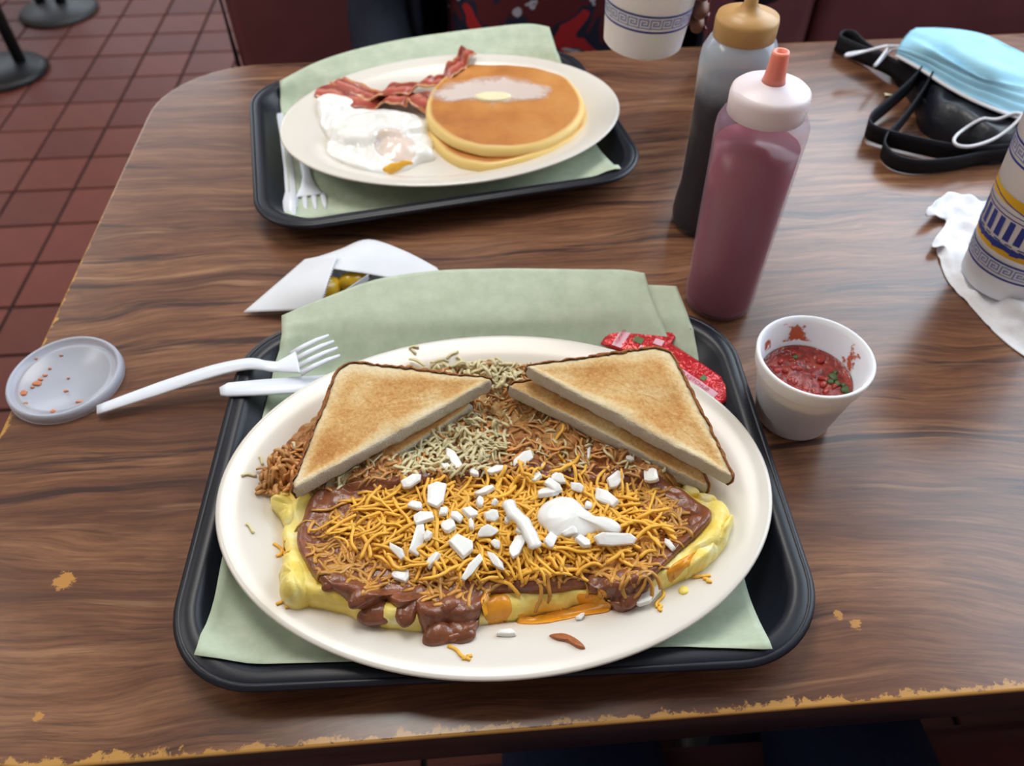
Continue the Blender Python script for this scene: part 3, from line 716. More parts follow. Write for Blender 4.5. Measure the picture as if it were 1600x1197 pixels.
# ------------------------------------------------------------ toast
def toast(label, A, B, Cc, th=.013, seed=0, colshift=0):
    """A right-angle crust corner, B and C the ends of the cut edge (top face, world)"""
    t = thing('toast_slice', label, 'toast', A, 0)
    A, B, Cc = Vector(A), Vector(B), Vector(Cc)
    n = (Cc-A).cross(B-A).normalized()
    if n.z < 0: n = -n
    e1 = (B-A).normalized(); e2 = n.cross(e1)
    if (Cc-A).dot(e2) < 0: e2 = -e2
    P = [Vector((0, 0, 0)), Vector(((B-A).dot(e1), (B-A).dot(e2), 0)), Vector(((Cc-A).dot(e1), (Cc-A).dot(e2), 0))]
    rad = [.014, .005, .005]; out = []; kind = []
    for i in range(3):
        p, a, b = P[i], P[i-1], P[(i+1) % 3]; da, db = (a-p).normalized(), (b-p).normalized()
        r = rad[i]; s = p+da*r; e = p+db*r
        for k in range(7):
            u = k/6; out.append((1-u)**2*s+2*u*(1-u)*p+u*u*e); kind.append(1 if i == 0 else (1 if (i == 1) == (k < 3) else 0))
        nxt = P[(i+1) % 3]; e2_ = nxt+(p-nxt).normalized()*rad[(i+1) % 3]
        for k in range(1, 34):
            out.append(e.lerp(e2_, k/34)); kind.append(0 if i == 1 else 1)
    m = len(out); c = (P[0]+P[1]+P[2])/3
    def inset(d):
        res = []
        for j in range(m):
            v = out[j]-c; res.append(out[j]-v.normalized()*min(d, v.length*.98))
        return res
    def W3(p, z, k=1.0):
        q = A+e1*p.x+e2*p.y+n*z
        nn = Vector((nm(q+Vector((seed, 0, 0)), 330), nm(q+Vector((0, seed, 5)), 330), nm(q+Vector((9, 0, seed)), 330)))
        return q+nn*.0012*k + n*(.0016*nm(q, 40))
    prof = [(.012, -th, .3), (.004, -th, .8), (.0012, -th+.001, 1), (0, -th*.8, 1), (-.0003, -th*.6, 1.2), (-.0003, -th*.35, 1.2), (0, -th*.15, 1.1), (.001, -.0006, .8), (.0025, 0, .5), (.005, .0002, .4), (.008, .0002, .4), (.012, 0, .4), (.017, -.0002, .35), (.022, -.0003, .35), (.027, -.0003, .35), (.033, -.0003, .3), (.045, -.0003, .3)]
    V, E = [], []
    for d, z, k in prof:
        for p in inset(max(d, 0)): V.append(W3(p, z, k)-A); E.append(max(0, d) if z > -.002 else 0)
    F, fm = [], []
    for i in range(len(prof)-1):
        for j in range(m):
            k = (j+1) % m; F.append((i*m+j, i*m+k, (i+1)*m+k, (i+1)*m+j))
            fm.append(1 if (2 <= i <= 6) else 0)
    F.append(tuple(range(m-1, -1, -1))); fm.append(0)
    F.append(tuple((len(prof)-1)*m+j for j in range(m))); fm.append(0)
    mk('crumb_slab', V, F, mats=[toast_mat(seed, 160 if 'under' in label else 42), M['crumb']], parent=t, fm=fm, attrs={'edge': E})
    # crust strip on the two outer sides
    idx = [j for j in range(m) if kind[j] == 1]
    start = next(k for k in range(len(idx)) if (idx[k]-1) % m not in idx)
    idx = idx[start:]+idx[:start]
    V, F = [], []; cp = [(.0016, -th+.0002), (-.0004, -th+.0016), (-.0010, -th*.6), (-.0010, -th*.3), (-.0005, -.0010), (.0006, .0004), (.0014, .0003)]
    for d, z in cp:
        for j in idx:
            v = (out[j]-c).normalized(); V.append(W3(out[j]-v*d, z, 1.1)-A)
    q = len(idx)
    for i in range(len(cp)-1):
        for j in range(q-1): F.append((i*q+j, i*q+j+1, (i+1)*q+j+1, (i+1)*q+j))
    o = mk('crust', V, F, M['crust'], t); solid(o, .0006, 1)
    return t
# left pair
toast('under slice of the left toast pair, mostly hidden', at(550, 590, .040), at(742, 630, .040), at(497, 792, .027), .012, 3.3)
toast('top slice of the left toast pair, evenly browned triangle', at(531, 562, .056), at(772, 592, .054), at(452, 768, .044), .013, 1.7)
# right pair
toast('under slice of the right toast pair, its cut edge showing in front', at(1015, 555, .048), at(790, 600, .050), at(1112, 764, .034), .0125, 5.1)
toast('top slice of the right toast pair, pale corners and golden middle', at(1044, 538, .064), at(818, 571, .066), at(1150, 748, .049), .013, 8.9)

# ------------------------------------------------------------ plastic cutlery
def sweep_flat(name, pts, wid, th, mat, parent=None, taper=1.0):
    """flat bar along pts (Vectors) with per-point widths; a shallow ridge on the underside"""
    V, F = [], []; m = len(pts)
    for i, p in enumerate(pts):
        t = (pts[min(i+1, m-1)]-pts[max(0, i-1)]).normalized(); a = t.cross(Vector((0, 0, 1))).normalized(); b = a.cross(t).normalized(); w_ = wid[i]/2
        for x, z in ((-w_, 0), (-w_*.9, th/2), (0, th*.4), (w_*.9, th/2), (w_, 0), (w_*.9, -th/2), (-w_*.9, -th/2)):
            V.append(p+a*x+b*z)
    for i in range(m-1):
        for j in range(7): k = (j+1) % 7; F.append((i*7+j, i*7+k, (i+1)*7+k, (i+1)*7+j))
    F.append(tuple(range(6, -1, -1))); F.append(tuple((m-1)*7+j for j in range(7)))
    return mk(name, V, F, mat, parent)
def fork(label, path, wid, head_w, tine_len, tip, side=None, th=.002):
    t = thing('plastic_fork', label, 'fork', path[0])
    o = t.location.copy()
    P = catmull(path, 6); Wd = []
    for i in range(len(P)):
        f = i/(len(P)-1)*(len(wid)-1); k = min(int(f), len(wid)-2); Wd.append(wid[k]*(1-(f-k))+wid[k+1]*(f-k))
    sweep_flat('handle', [p-o for p in P], Wd, th, M['white_plastic'], t)
    d = (tip-P[-1]).normalized(); a = d.cross(Vector((0, 0, 1))).normalized()
    n = 4; tw = head_w/(n+.75*(n-1)+0.0)
    for k in range(n):
        off = (k-(n-1)/2)*(head_w-tw)/(n-1)
        b = P[-1]+a*off*.98-d*.002; L = tine_len*(1 if k in (1, 2) else .96); cc = []
        for s in (0, .35, .7, 1): cc.append(b+d*(L+.002)*s+Vector((0, 0, -.0003+.0014*math.sin(s*PI*.9)-.001*s))-o+a*off*.05*s)
        sweep_flat('tine', cc, [tw, tw*.95, tw*.8, tw*.35], th*.9, M['white_plastic'], t)
    return t
fork('white plastic fork resting across the near tray rim, tines up on the liner',
     [at(152, 641, .006), at(250, 607, .012), at(330, 581, .020), at(385, 569, .027), at(412, 571, .028), at(434, 573, .027), at(466, 566, .027)],
     [.0085, .0125, .0125, .011, .0085, .0095, .024], .0265, .029, at(531, 534, .032))
kp = [at(344, 612, .0245), at(356, 609, .0245), at(400, 606, .0242), at(460, 602, .0215), at(515, 598, .017), at(560, 596, .010)]
o = sweep_flat('plastic_knife', kp, [.007, .0125, .0145, .0155, .0155, .015], .0022, M['white_plastic'])
tag(o, 'white plastic knife handle sticking out from under the near plate', 'knife')
fork('small-looking white plastic fork on the far tray, tines pointing at the viewer',
     [at(474, 215, .0075), at(476, 255, .0075), at(479, 275, .0085), at(481, 291, .0085), at(483, 306, .0078)],
     [.010, .010, .0085, .014, .027], .030, .024, at(487, 342, .0062))
o = sweep_flat('plastic_knife', [at(434, 178, .0085), at(438, 215, .0072), at(447, 265, .0065), at(451, 300, .0070), at(454, 340, .0135)], [.011, .014, .0155, .0145, .010], .0018, M['white_plastic'])
tag(o, 'white plastic knife lying along the left side of the far tray', 'knife')

# ------------------------------------------------------------ salsa cup, lid
pc = at(1242, 640, 0); cupx, cupy = .1968, .3475
cup = thing('foam_cup', 'small white foam cup of salsa right of the near tray', 'cup', (cupx, cupy, TZ))
lathe('cup_wall', [(.0240, .0005), (.0255, .003), (.0338, .046), (.0352, .0475), (.0362, .050), (.0372, .058), (.0375, .060), (.0366, .0608), (.0352, .0602), (.0338, .056), (.0310, .044), (.0245, .006), (.004, .0055)], M['foam'], cup, 72)
def salsa_mat():
    t = NT('salsa'); co = t.coord(); n = t.noise(co, 160, 4, .6); m = t.noise(co, 330, 2)
    c = t.ramp(n, [(.3, rgb(92, 24, 20)), (.5, rgb(134, 42, 34)), (.66, rgb(160, 60, 44)), (.78, rgb(180, 100, 64))])
    t.col(t.mix(t.ramp(m, [(.7, (0, 0, 0)), (.76, (1, 1, 1))]), c, rgb(92, 110, 40))); t.set(Roughness=.14); t.bump(n, .7, .002); return t.m
M['salsa'] = salsa_mat()
sz = .0385
V = []; rs = []
for k in range(14):
    s = 1-k/14; rs.append([Vector((.0295*s*math.cos(2*PI*j/60), .0295*s*math.sin(2*PI*j/60), sz+.0014*nm((s*math.cos(2*PI*j/60)*.03+.5, s*math.sin(2*PI*j/60)*.03, 1), 170)*(1 if k else 0)+(.0008 if k == 0 else 0))) for j in range(60)])
V, F = rings(rs, True, False)
so = mk('salsa', V, F, M['salsa']); so.location = (cupx, cupy, TZ); tag(so, 'red chunky salsa inside the small foam cup', 'salsa')
M['herb'] = simple('cilantro', rgb(66, 84, 40), .5, var=.2)
M['tomato'] = simple('tomato_chunk', rgb(158, 50, 42), .15, var=.25, vscale=200)
for k in range(26):
    a = R.uniform(0, 2*PI); r = .026*math.sqrt(R.random()); h = R.random() < .0
    o = blob('tomato_chunk', [Vector((cupx+r*math.cos(a)+R.uniform(.0015, .0034)*math.cos(q), cupy+r*math.sin(a)+R.uniform(.0012, .003)*math.sin(q), 0)) for q in np.linspace(0, 2*PI, 7)[:-1]], lambda x, y: TZ+sz, .0018, .002, M['tomato'], rn=5, n=16)
    o.parent = so; o.matrix_parent_inverse = Matrix.Translation((-cupx, -cupy, -TZ))
for px, py, s in ((1301, 590, 1.4), (1296, 597, 1), (1308, 600, 1), (1321, 610, 1.3), (1318, 603, .9), (1243, 559, 1), (1304, 583, .8)):
    p = at(px, py, sz)
    o = blob('herb_bit', [p+Vector((R.uniform(.7, 1.3)*.0022*s*math.cos(q), R.uniform(.7, 1.3)*.0022*s*math.sin(q), 0)) for q in np.linspace(0, 2*PI, 8)[:-1]], lambda x, y: TZ+sz+.0008, .0012, .0015, M['herb'], rn=4, n=18)
    o.parent = so; o.matrix_parent_inverse = Matrix.Translation((-cupx, -cupy, -TZ))
# smears on the inner wall: thin films of salsa
def smear_mat():
    t = NT('salsa_smear'); co = t.coord(); n = t.noise(co, 120, 4, .65)
    tr = t.n.new('ShaderNodeBsdfTransparent'); mx = t.n.new('ShaderNodeMixShader')
    e = t.attr('edge'); f = t.math('MULTIPLY', t.math('SUBTRACT', t.math('ADD', n, t.math('MULTIPLY', e, .16)), .60), 12, True)
    t.link(t.math('MULTIPLY', f, .88), mx.inputs[0]); t.link(tr.outputs[0], mx.inputs[1]); t.link(t.b.outputs[0], mx.inputs[2]); t.link(mx.outputs[0], t.o.inputs[0])
    t.col(rgb(198, 84, 44)); t.set(Roughness=.25); return t.m
M['smear'] = smear_mat()
for a0, a1, z0, z1 in ((.05, .50, .040, .057), (1.25, 1.95, .043, .0575), (2.2, 2.55, .042, .054), (2.95, 3.3, .042, .055)):
    V, E = [], []; n1, n2 = 14, 10
    for i in range(n1+1):
        for j in range(n2+1):
            a = a0+(a1-a0)*i/n1; z = z0+(z1-z0)*j/n2; r = .0338-(.056-z)*.0028/.012-.0004
            V.append((r*math.cos(a), r*math.sin(a), z)); E.append(min(1, 3*min(i/n1, 1-i/n1, j/n2+.2, 1-j/n2)))
    F = [(i*(n2+1)+j, (i+1)*(n2+1)+j, (i+1)*(n2+1)+j+1, i*(n2+1)+j+1) for i in range(n1) for j in range(n2)]
    mk('salsa_smear', V, F, M['smear'], cup, attrs={'edge': E})
def frosted(name, tint, alpha, rough):
    t = NT(name); t.col(tint); t.set(Roughness=rough)
    tr = t.n.new('ShaderNodeBsdfTransparent'); tr.inputs[0].default_value = (1, 1, 1, 1); mx = t.n.new('ShaderNodeMixShader'); mx.inputs[0].default_value = alpha
    t.link(tr.outputs[0], mx.inputs[1]); t.link(t.b.outputs[0], mx.inputs[2]); t.link(mx.outputs[0], t.o.inputs[0]); return t.m
M['lid_plastic'] = frosted('clear_lid_plastic', rgb(206, 214, 230), .62, .25)
lc = at(101, 588, .007)
lid = thing('cup_cover', 'translucent plastic cup lid with salsa specks at the left table edge', 'lid', (lc.x, lc.y, TZ+.0015)); 
lathe('lid_disc', [(.0395, 0), (.0405, .0004), (.0400, .0055), (.0388, .0075), (.0376, .0078), (.0366, .0068), (.0355, .0035), (.0340, .0028), (.0325, .0042), (.0310, .0044), (.0300, .0034), (.004, .0033)], M['lid_plastic'], lid, 72, cb=False)
lid.rotation_euler = (.02, .0, 0)
M['speck'] = simple('salsa_speck', rgb(206, 130, 92), .3, var=.2)
for k, (px, py, s) in enumerate([(36, 612, 1.6), (58, 598, 1.5), (62, 592, 1.0), (124, 626, 1.2), (40, 628, .8), (70, 585, .9), (102, 609, .7), (50, 604, .7), (95, 555, .6), (82, 640, 1.0), (106, 590, .5), (56, 560, .5), (78, 575, .7)]):
    p = at(px, py, .0062)-lid.location
    o = blob('salsa_speck', [p+Vector((R.uniform(.5, 1.4)*.0022*s*math.cos(q), R.uniform(.5, 1.4)*.0013*s*math.sin(q), 0)) for q in np.linspace(0, 2*PI, 8)[:-1]], lambda x, y: .0042, .0006, .001, M['speck'], lid, rn=4, n=18)

# ------------------------------------------------------------ squeeze bottles
kx, ky = .1668, .4667
kb = thing('squeeze_bottle', 'frosted squeeze bottle of red ketchup with a red-tipped nozzle', 'bottle', (kx, ky, TZ))
M['frost_body'] = frosted('frosted_squeeze_plastic', rgb(196, 158, 182), .32, .3)
M['frost_lid'] = simple('frosted_white_lid', rgb(240, 228, 234), .35, sss=.3, Alpha=1.0)
M['ketchup'] = simple('ketchup', rgb(136, 36, 54), .3, var=.08, vscale=30)
body = [(.004, .0006), (.0235, .0006), (.0262, .003), (.0270, .008), (.0278, .05), (.0290, .10), (.0300, .14), (.0304, .150), (.0300, .157), (.0275, .1625), (.0235, .1655), (.0225, .170)]
lathe('bottle_body', body, M['frost_body'], kb, 64, ct=False)
lathe('ketchup', [(r-.0016, z+.0014) for r, z in body[1:6]]+[(.0283, .141)], M['ketchup'], kb, 64)
lathe('screw_lid', [(.0245, .164), (.0252, .1645), (.0255, .176), (.0248, .1795), (.0225, .1815), (.012, .1835), (.0085, .185), (.003, .1855)], M['frost_lid'], kb, 64)
lathe('nozzle', [(.0078, .184), (.0066, .189), (.0058, .197), (.0054, .203), (.0050, .2045), (.0034, .2045), (.003, .201)], simple('nozzle_red', rgb(236, 142, 124), .3, sss=.3), kb, 24)
bxy = at(1100, 345, 0)
sb = thing('squeeze_bottle', 'clear bottle of dark brown syrup with a tan lid, behind the ketchup', 'bottle', (bxy.x, bxy.y, TZ))
M['clear'] = frosted('clear_bottle_plastic', rgb(196, 208, 222), .10, .15)
_n = M['clear'].node_tree; _tc = _n.nodes.new('ShaderNodeTexCoord'); _sp = _n.nodes.new('ShaderNodeSeparateXYZ'); _mr = _n.nodes.new('ShaderNodeMapRange')
_n.links.new(_tc.outputs['Object'], _sp.inputs[0]); _n.links.new(_sp.outputs[2], _mr.inputs[0])
for _i, _v in ((1, .120), (2, .140), (3, .06), (4, .62)): _mr.inputs[_i].default_value = _v   # cloudy plastic above the syrup line
_mx = [q for q in _n.nodes if q.type == 'MIX_SHADER'][0]; _n.links.new(_mr.outputs[0], _mx.inputs[0])
M['syrup'] = simple('dark_syrup', rgb(28, 8, 16), .4, .15)
M['tan'] = simple('tan_lid', rgb(196, 152, 92), .4)
body2 = [(.004, .0006), (.0270, .0006), (.0300, .003), (.0308, .010), (.0300, .022), (.0278, .036), (.0278, .08), (.0288, .13), (.0294, .145), (.0285, .156), (.0245, .164), (.0205, .168)]
lathe('bottle_body', body2, M['clear'], sb, 64, ct=False)
lathe('syrup', [(r-.0014, z+.0012) for r, z in body2[1:7]]+[(.0273, .128)], M['syrup'], sb, 64)
lathe('screw_lid', [(.0222, .166), (.0228, .1665), (.0230, .178), (.0222, .1815), (.012, .1835), (.0075, .186), (.0050, .190), (.0044, .199), (.0034, .2)], M['tan'], sb, 64)

# ------------------------------------------------------------ wax bag with peppers
bag = thing('paper_bag', 'white paper bag lying open left behind the near tray', 'bag', at(520, 450, 0))
bo_ = bag.location.copy()
def locp(rows): return [[at(*p)-bo_ for p in r] for r in rows]
patch('bag_back', locp([
    [(425, 470, .0012), (500, 478, .0012), (560, 470, .0012), (640, 455, .0012), (700, 450, .0012)],
    [(450, 430, .0012), (520, 435, .0012), (575, 415, .0012), (640, 430, .0012), (700, 436, .0012)],
    [(476, 406, .001), (528, 395, .001), (576, 382, .001), (632, 396, .001), (680, 419, .001)]]), M['white_paper'], bag, 6, .0002)
patch('bag_front', locp([
    [(480, 424, .015), (515, 420, .021), (545, 424, .021), (574, 428, .016), (640, 440, .008), (705, 446, .003)],
    [(478, 414, .010), (505, 406, .016), (545, 400, .019), (580, 398, .016), (640, 412, .009), (692, 430, .003)],
    [(476, 405, .003), (500, 400, .005), (532, 389, .007), (576, 374, .009), (632, 392, .006), (682, 418, .002)]]), M['white_paper'], bag, 6, .0002)
patch('bag_flap', locp([
    [(380, 488, .004), (440, 486, .008), (499, 484, .012)],
    [(430, 445, .008), (470, 444, .018), (511, 445, .023)],
    [(476, 405, .005), (505, 401, .016), (526, 399, .023)]]), M['white_paper'], bag, 6, .0002)
patch('bag_lip', locp([[(490, 492, .008), (530, 474, .010), (578, 436, .010)], [(499, 479, .016), (532, 458, .018), (576, 428, .016)]]), M['white_paper'], bag, 6, .0003)
# pinked edge of the flap
V, F = [], []
for i in range(22):
    f = i/21; zf = lambda f: .012+.011*min(1, f*1.9-.5*f*f)
    p = at(499+24*f+3*f*f, 484-85*f, zf(f)+.0003)-bo_; q = at(499+24*(f+.045)+3*(f+.045)**2, 484-85*(f+.045), zf(f+.045)+.0003)-bo_
    k = len(V); d = Vector((.0016, 0, 0)); V += [p, q, (p+q)/2+d, p+Vector((0, 0, -.0002)), q+Vector((0, 0, -.0002)), (p+q)/2+d+Vector((0, 0, -.0002))]
    F += [(k, k+1, k+2), (k+5, k+4, k+3)]
mk('pinked_edge', V, F, M['white_paper'], bag, False)
M['pepper'] = simple('yellow_pepper', rgb(206, 164, 30), .2, .6, var=.22, vscale=60)
for (a, b, r, lab) in (((488, 462), (536, 438), .0105, 'yellow pickled pepper nearest the pinked flap in the paper bag'), ((528, 446), (580, 430), .0080, 'second yellow pickled pepper deeper in the paper bag')):
    pa, pb = at(*a, .010), at(*b, .007); pp_ = [pa.lerp(pb, i/8) for i in range(9)]
    o = tube('pickled_pepper', pp_, [r*x for x in (.25, .75, .98, 1, .97, .88, .7, .45, .15)], M['pepper'], None, 14); tag(o, lab, 'pepper')

# ------------------------------------------------------------ condiment packets
def packet(label, c, ax_to, L, Wd, h, tilt=0):
    cpos = at(*c, h); d = at(*ax_to, h)-cpos; a = math.atan2(d.y, d.x)
    t = thing('sauce_packet', label, 'packet', cpos, a)
    t.rotation_euler = (tilt, 0, a)
    V, n1, n2 = [], 24, 12
    for i in range(n1+1):
        for j in range(n2+1):
            x = (i/n1-.5)*L; y = (j/n2-.5)*Wd
            e = min(1, min(i/n1, 1-i/n1)*9, min(j/n2, 1-j/n2)*7); z = .0018*math.sin(e*PI/2)+.0006*nm((x, y, L), 140)*e
            V.append((x, y, z))
    F = [(i*(n2+1)+j, (i+1)*(n2+1)+j, (i+1)*(n2+1)+j+1, i*(n2+1)+j+1) for i in range(n1) for j in range(n2)]
    o = mk('pouch', V, F, M['foil_red'], t); solid(o, .0006)
    def film(nm_, x0, x1, y0, y1, mat, z=.0007):
        V, F = [], []; a_, b_ = 12, 4
        for i in range(a_+1):
            for j in range(b_+1):
                x = x0+(x1-x0)*i/a_; y = y0+(y1-y0)*j/b_; fx, fy = x/L+.5, y/Wd+.5
                e = min(1, min(fx, 1-fx)*9, min(fy, 1-fy)*7); V.append((x, y, .0018*math.sin(max(0, e)*PI/2)+.0006*nm((x, y, L), 140)*e+z))
        for i in range(a_):
            for j in range(b_): F.append((i*(b_+1)+j, (i+1)*(b_+1)+j, (i+1)*(b_+1)+j+1, i*(b_+1)+j+1))
        return mk(nm_, V, F, mat, t)
    return t, film
M['foil_red'] = simple('red_foil', rgb(204, 40, 46), .22, .8, var=.15, vscale=100, bump=.6, bscale=160, bdist=.003, Metallic=.35)
M['foil_pink'] = simple('pink_white_print', rgb(232, 180, 196), .35)
M['print_red'] = simple('red_print', rgb(190, 40, 60), .4)
M['leaf_print'] = simple('green_print', rgb(94, 120, 78), .4)
tp, film = packet('red sauce packet on the liner behind the right toast, turned crosswise', (1000, 528), (1052, 547), .046, .040, .016, .0)
film('print_band', -.015, -.0075, -.018, .018, M['foil_pink'])
film('leaf_print', -.0225, -.0185, -.004, .002, M['leaf_print']); film('leaf_print', -.003, .004, -.008, -.002, M['leaf_print'])
film('print_mark', .000, .006, .004, .009, M['foil_pink']); film('print_mark', .011, .018, -.003, .003, M['foil_pink']); film('print_mark', .004, .010, -.013, -.009, M['foil_pink'])
text('packet_text', 'TOMATO KETCHUP', .0036, M['print_red'], Matrix.Translation((-.0122, 0, .0034)) @ Matrix.Rotation(PI/2, 4, 'Z'), tp)
tp, film = packet('red sauce packet sticking out right of the toast over the tray', (1080, 583), (1135, 620), .066, .026, .016, .0)
film('print_band', -.028, .026, -.0105, -.0035, M['foil_pink']); film('leaf_print', .008, .012, -.002, .003, M['leaf_print']); film('print_mark', -.026, -.020, .001, .004, M['foil_pink'])
text('packet_text', 'TOMATO KETCHUP', .0044, M['print_red'], Matrix.Translation((0, -.007, .0034)), tp)

# ------------------------------------------------------------ scraps on the near plate
sc_ = blob('chili_scrap', [hit(bv, *p) for p in [(858, 993), (880, 990), (900, 998), (915, 1013), (905, 1014), (885, 1004), (868, 1000)]], lambda x, y: drop(bv, x, y), .0022, .003, simple('bean_skin', rgb(160, 92, 52), .3, var=.3, vscale=200), rn=7, n=40)
tag(sc_, 'brown bean skin on the plate rim below the omelette', 'scrap')
cm = blob('omelette_crumb', [hit(bv, *p) for p in [(1062, 918), (1072, 916), (1076, 925), (1068, 930), (1060, 926)]], lambda x, y: drop(bv, x, y), .002, .003, M['omelette'], rn=5, n=20)
tag(cm, 'small yellow egg crumb beside the omelette right tip', 'scrap')
om2 = blob('egg_fold', [at(*p, .02) for p in [(447, 905), (470, 890), (492, 898), (500, 925), (492, 955), (462, 965), (446, 945)]], lambda x, y: drop(bv_plate, x, y), .019, .012, M['omelette'], disp=lambda x, y, t: t*.003*nm((x, y, 0), 120), rn=14, n=80, rag=.08)
om2.parent = om
om3 = blob('egg_fold', [at(*p, .016) for p in [(1060, 905), (1085, 870), (1120, 848), (1138, 825), (1128, 868), (1100, 900), (1070, 918)]], lambda x, y: drop(bv_plate, x, y), .013, .010, M['omelette'], disp=lambda x, y, t: t*.003*nm((x, y, 0), 120), rn=12, n=80, rag=.08)
om3.parent = om
om4 = blob('egg_fold', [at(*p, .018) for p in [(430, 790), (470, 780), (505, 782), (490, 800), (476, 815), (455, 840), (440, 815)]], lambda x, y: drop(bv_plate, x, y), .017, .010, M['omelette'], disp=lambda x, y, t: t*.002*nm((x, y, 0), 120), rn=12, n=80, rag=.08)
om4.parent = om
om5 = blob('egg_fold', [at(*p, .018) for p in [(1062, 762), (1085, 770), (1108, 790), (1118, 808), (1105, 812), (1085, 795), (1062, 780)]], lambda x, y: drop(bv_plate, x, y), .017, .008, M['omelette'], disp=lambda x, y, t: t*.002*nm((x, y, 0), 120), rn=10, n=60, rag=.08)
om5.parent = om

# ------------------------------------------------------------ far plate food
bv_p2 = join_bvh([plate2])
bp2 = lambda x, y: drop(bv_p2, x, y, TZ+.011)
def pancake_mat():
    t = NT('pancake_face'); co = t.coord(); e = t.attr('edge'); n = t.noise(co, 34, 4, .6); m = t.noise(co, 9, 2)
    f = t.math('ADD', t.math('MULTIPLY', t.math('SUBTRACT', e, .0036), 260, True), 0)
    br = t.ramp(t.math('ADD', t.math('MULTIPLY', n, .5), t.math('MULTIPLY', m, .5)), [(.3, rgb(170, 100, 44)), (.5, rgb(198, 130, 62)), (.7, rgb(212, 150, 80))])
    t.col(t.mix(f, rgb(238, 206, 128), br)); t.set(Roughness=.42, Subsurface_Weight=.1); t.b.inputs['Subsurface Radius'].default_value = (.005, .003, .001)
    t.bump(t.noise(co, 160, 3), .2, .0006); return t.m
M['pancake'] = pancake_mat()
def pancake(label, pts, h, zf, H):
    o = blob('pancake', [at(*p, h) for p in pts], zf, H, .0065, M['pancake'], n=140, rn=26, rag=.012, ragscale=60, disp=lambda x, y, t: t*.0008*nm((x, y, 0), 35))
    tag(o, label, 'pancake'); return o
pk1 = pancake('lower pancake of the stack, showing as a pale rim below', [(668, 185), (690, 130), (760, 100), (840, 102), (895, 130), (918, 170), (917, 205), (880, 235), (820, 256), (760, 262), (705, 248), (672, 215)], .016, lambda x, y: min(bp2(x, y), TZ+.0135), .0085)
pk2 = pancake('upper golden-brown pancake with melted butter on top', [(665, 180), (675, 140), (715, 108), (770, 96), (825, 98), (880, 118), (910, 150), (912, 180), (890, 208), (845, 230), (790, 238), (735, 232), (690, 212)], .025, lambda x, y: TZ+.0205, .0078)
bvk = join_bvh([pk2])
def butter_mat():
    t = NT('melted_butter'); co = t.coord(); n = t.noise(co, 60, 4, .65)
    tr = t.n.new('ShaderNodeBsdfTransparent'); mx = t.n.new('ShaderNodeMixShader'); e = t.attr('edge')
    f = t.math('MULTIPLY', t.math('ADD', t.math('MULTIPLY', e, 70), t.math('MULTIPLY', t.math('SUBTRACT', n, .52), 3)), 1, True)
    t.link(t.math('MULTIPLY', f, .8), mx.inputs[0]); t.link(tr.outputs[0], mx.inputs[1]); t.link(t.b.outputs[0], mx.inputs[2]); t.link(mx.outputs[0], t.o.inputs[0])
    t.col(rgb(236, 222, 214)); t.set(Roughness=.25); return t.m
bt = blob('melted_butter', [at(*p, .029) for p in [(668, 150), (690, 132), (730, 122), (790, 116), (830, 122), (864, 138), (855, 155), (815, 158), (770, 164), (735, 156), (690, 160)]], lambda x, y: drop(bvk, x, y, TZ+.028), .0007, .004, butter_mat(), n=120, rn=20, rag=.1)
tag(bt, 'white melted butter film smeared across the upper pancake', 'butter')
bp = blob('butter_pat', [at(*p, .031) for p in [(740, 148), (762, 142), (790, 143), (800, 149), (785, 155), (755, 155)]], lambda x, y: drop(bvk, x, y, TZ+.029), .0028, .003, simple('butter', rgb(246, 236, 196), .3, sss=.2), n=50, rn=8)
tag(bp, 'small yellow pat of butter in the melted film', 'butter')
# drips of batter edge on the near rim
V, F = [], []
# eggs
def eggw():
    t = NT('egg_white'); co = t.coord(); n = t.noise(co, 60, 3)
    t.col(t.ramp(n, [(.3, rgb(240, 240, 234)), (.7, rgb(250, 250, 248))])); t.set(Roughness=.16, Specular_IOR_Level=.7, Subsurface_Weight=.3)
    t.b.inputs['Subsurface Radius'].default_value = (.006, .005, .004); t.bump(t.noise(co, 90, 3), .3, .0015); return t.m
M['egg_white'] = eggw()
def egg(label, pts, H, disp, zf):
    o = blob('fried_egg', [at(*p, .014) for p in pts], zf, H, .014, M['egg_white'], n=120, rn=24, rag=.07, ragscale=70, disp=disp); tag(o, label, 'egg'); return o
yc1, yc2 = at(612, 222, .024), at(550, 195, .020)
def edisp(yc, hh):
    def f(x, y, t):
        d = math.hypot(x-yc.x, y-yc.y)/.021
        return t*(.0022*nm((x, y, 0), 60)+.001*nm((x, y, 4), 150))+hh*math.exp(-d*d*d*d)
    return f
e2 = egg('back fried egg over-easy, beside the bacon', [(497, 185), (510, 172), (560, 168), (610, 170), (650, 178), (668, 190), (660, 215), (600, 235), (540, 235), (508, 210)], .008, edisp(yc2, .004), bp2)
bve = join_bvh([plate2, e2])
e1 = egg('front fried egg over-easy with a pinkish yolk under the white', [(512, 228), (525, 205), (560, 190), (610, 186), (650, 192), (672, 212), (678, 240), (655, 250), (630, 262), (590, 274), (550, 270), (518, 252)], .010, edisp(yc1, .006), lambda x, y: min(drop(bve, x, y, TZ+.011), TZ+.018))
bve = join_bvh([plate2, e2, e1])
yk = blob('yolk_film', [at(*p, .028) for p in [(582, 222), (595, 208), (620, 203), (645, 210), (650, 225), (632, 238), (600, 238)]], lambda x, y: drop(bve, x, y)-.0006, .0012, .006, simple('yolk_under_white', rgb(240, 218, 206), .16, .7, sss=.3), n=60, rn=10); yk.parent = e1
yk = blob('yolk_run', [hit(bve, *p) for p in [(598, 264), (612, 256), (640, 252), (645, 257), (625, 266), (604, 270)]], lambda x, y: drop(bve, x, y), .0018, .003, simple('yolk', rgb(244, 178, 60), .15, sss=.2), n=40, rn=7); yk.parent = e1
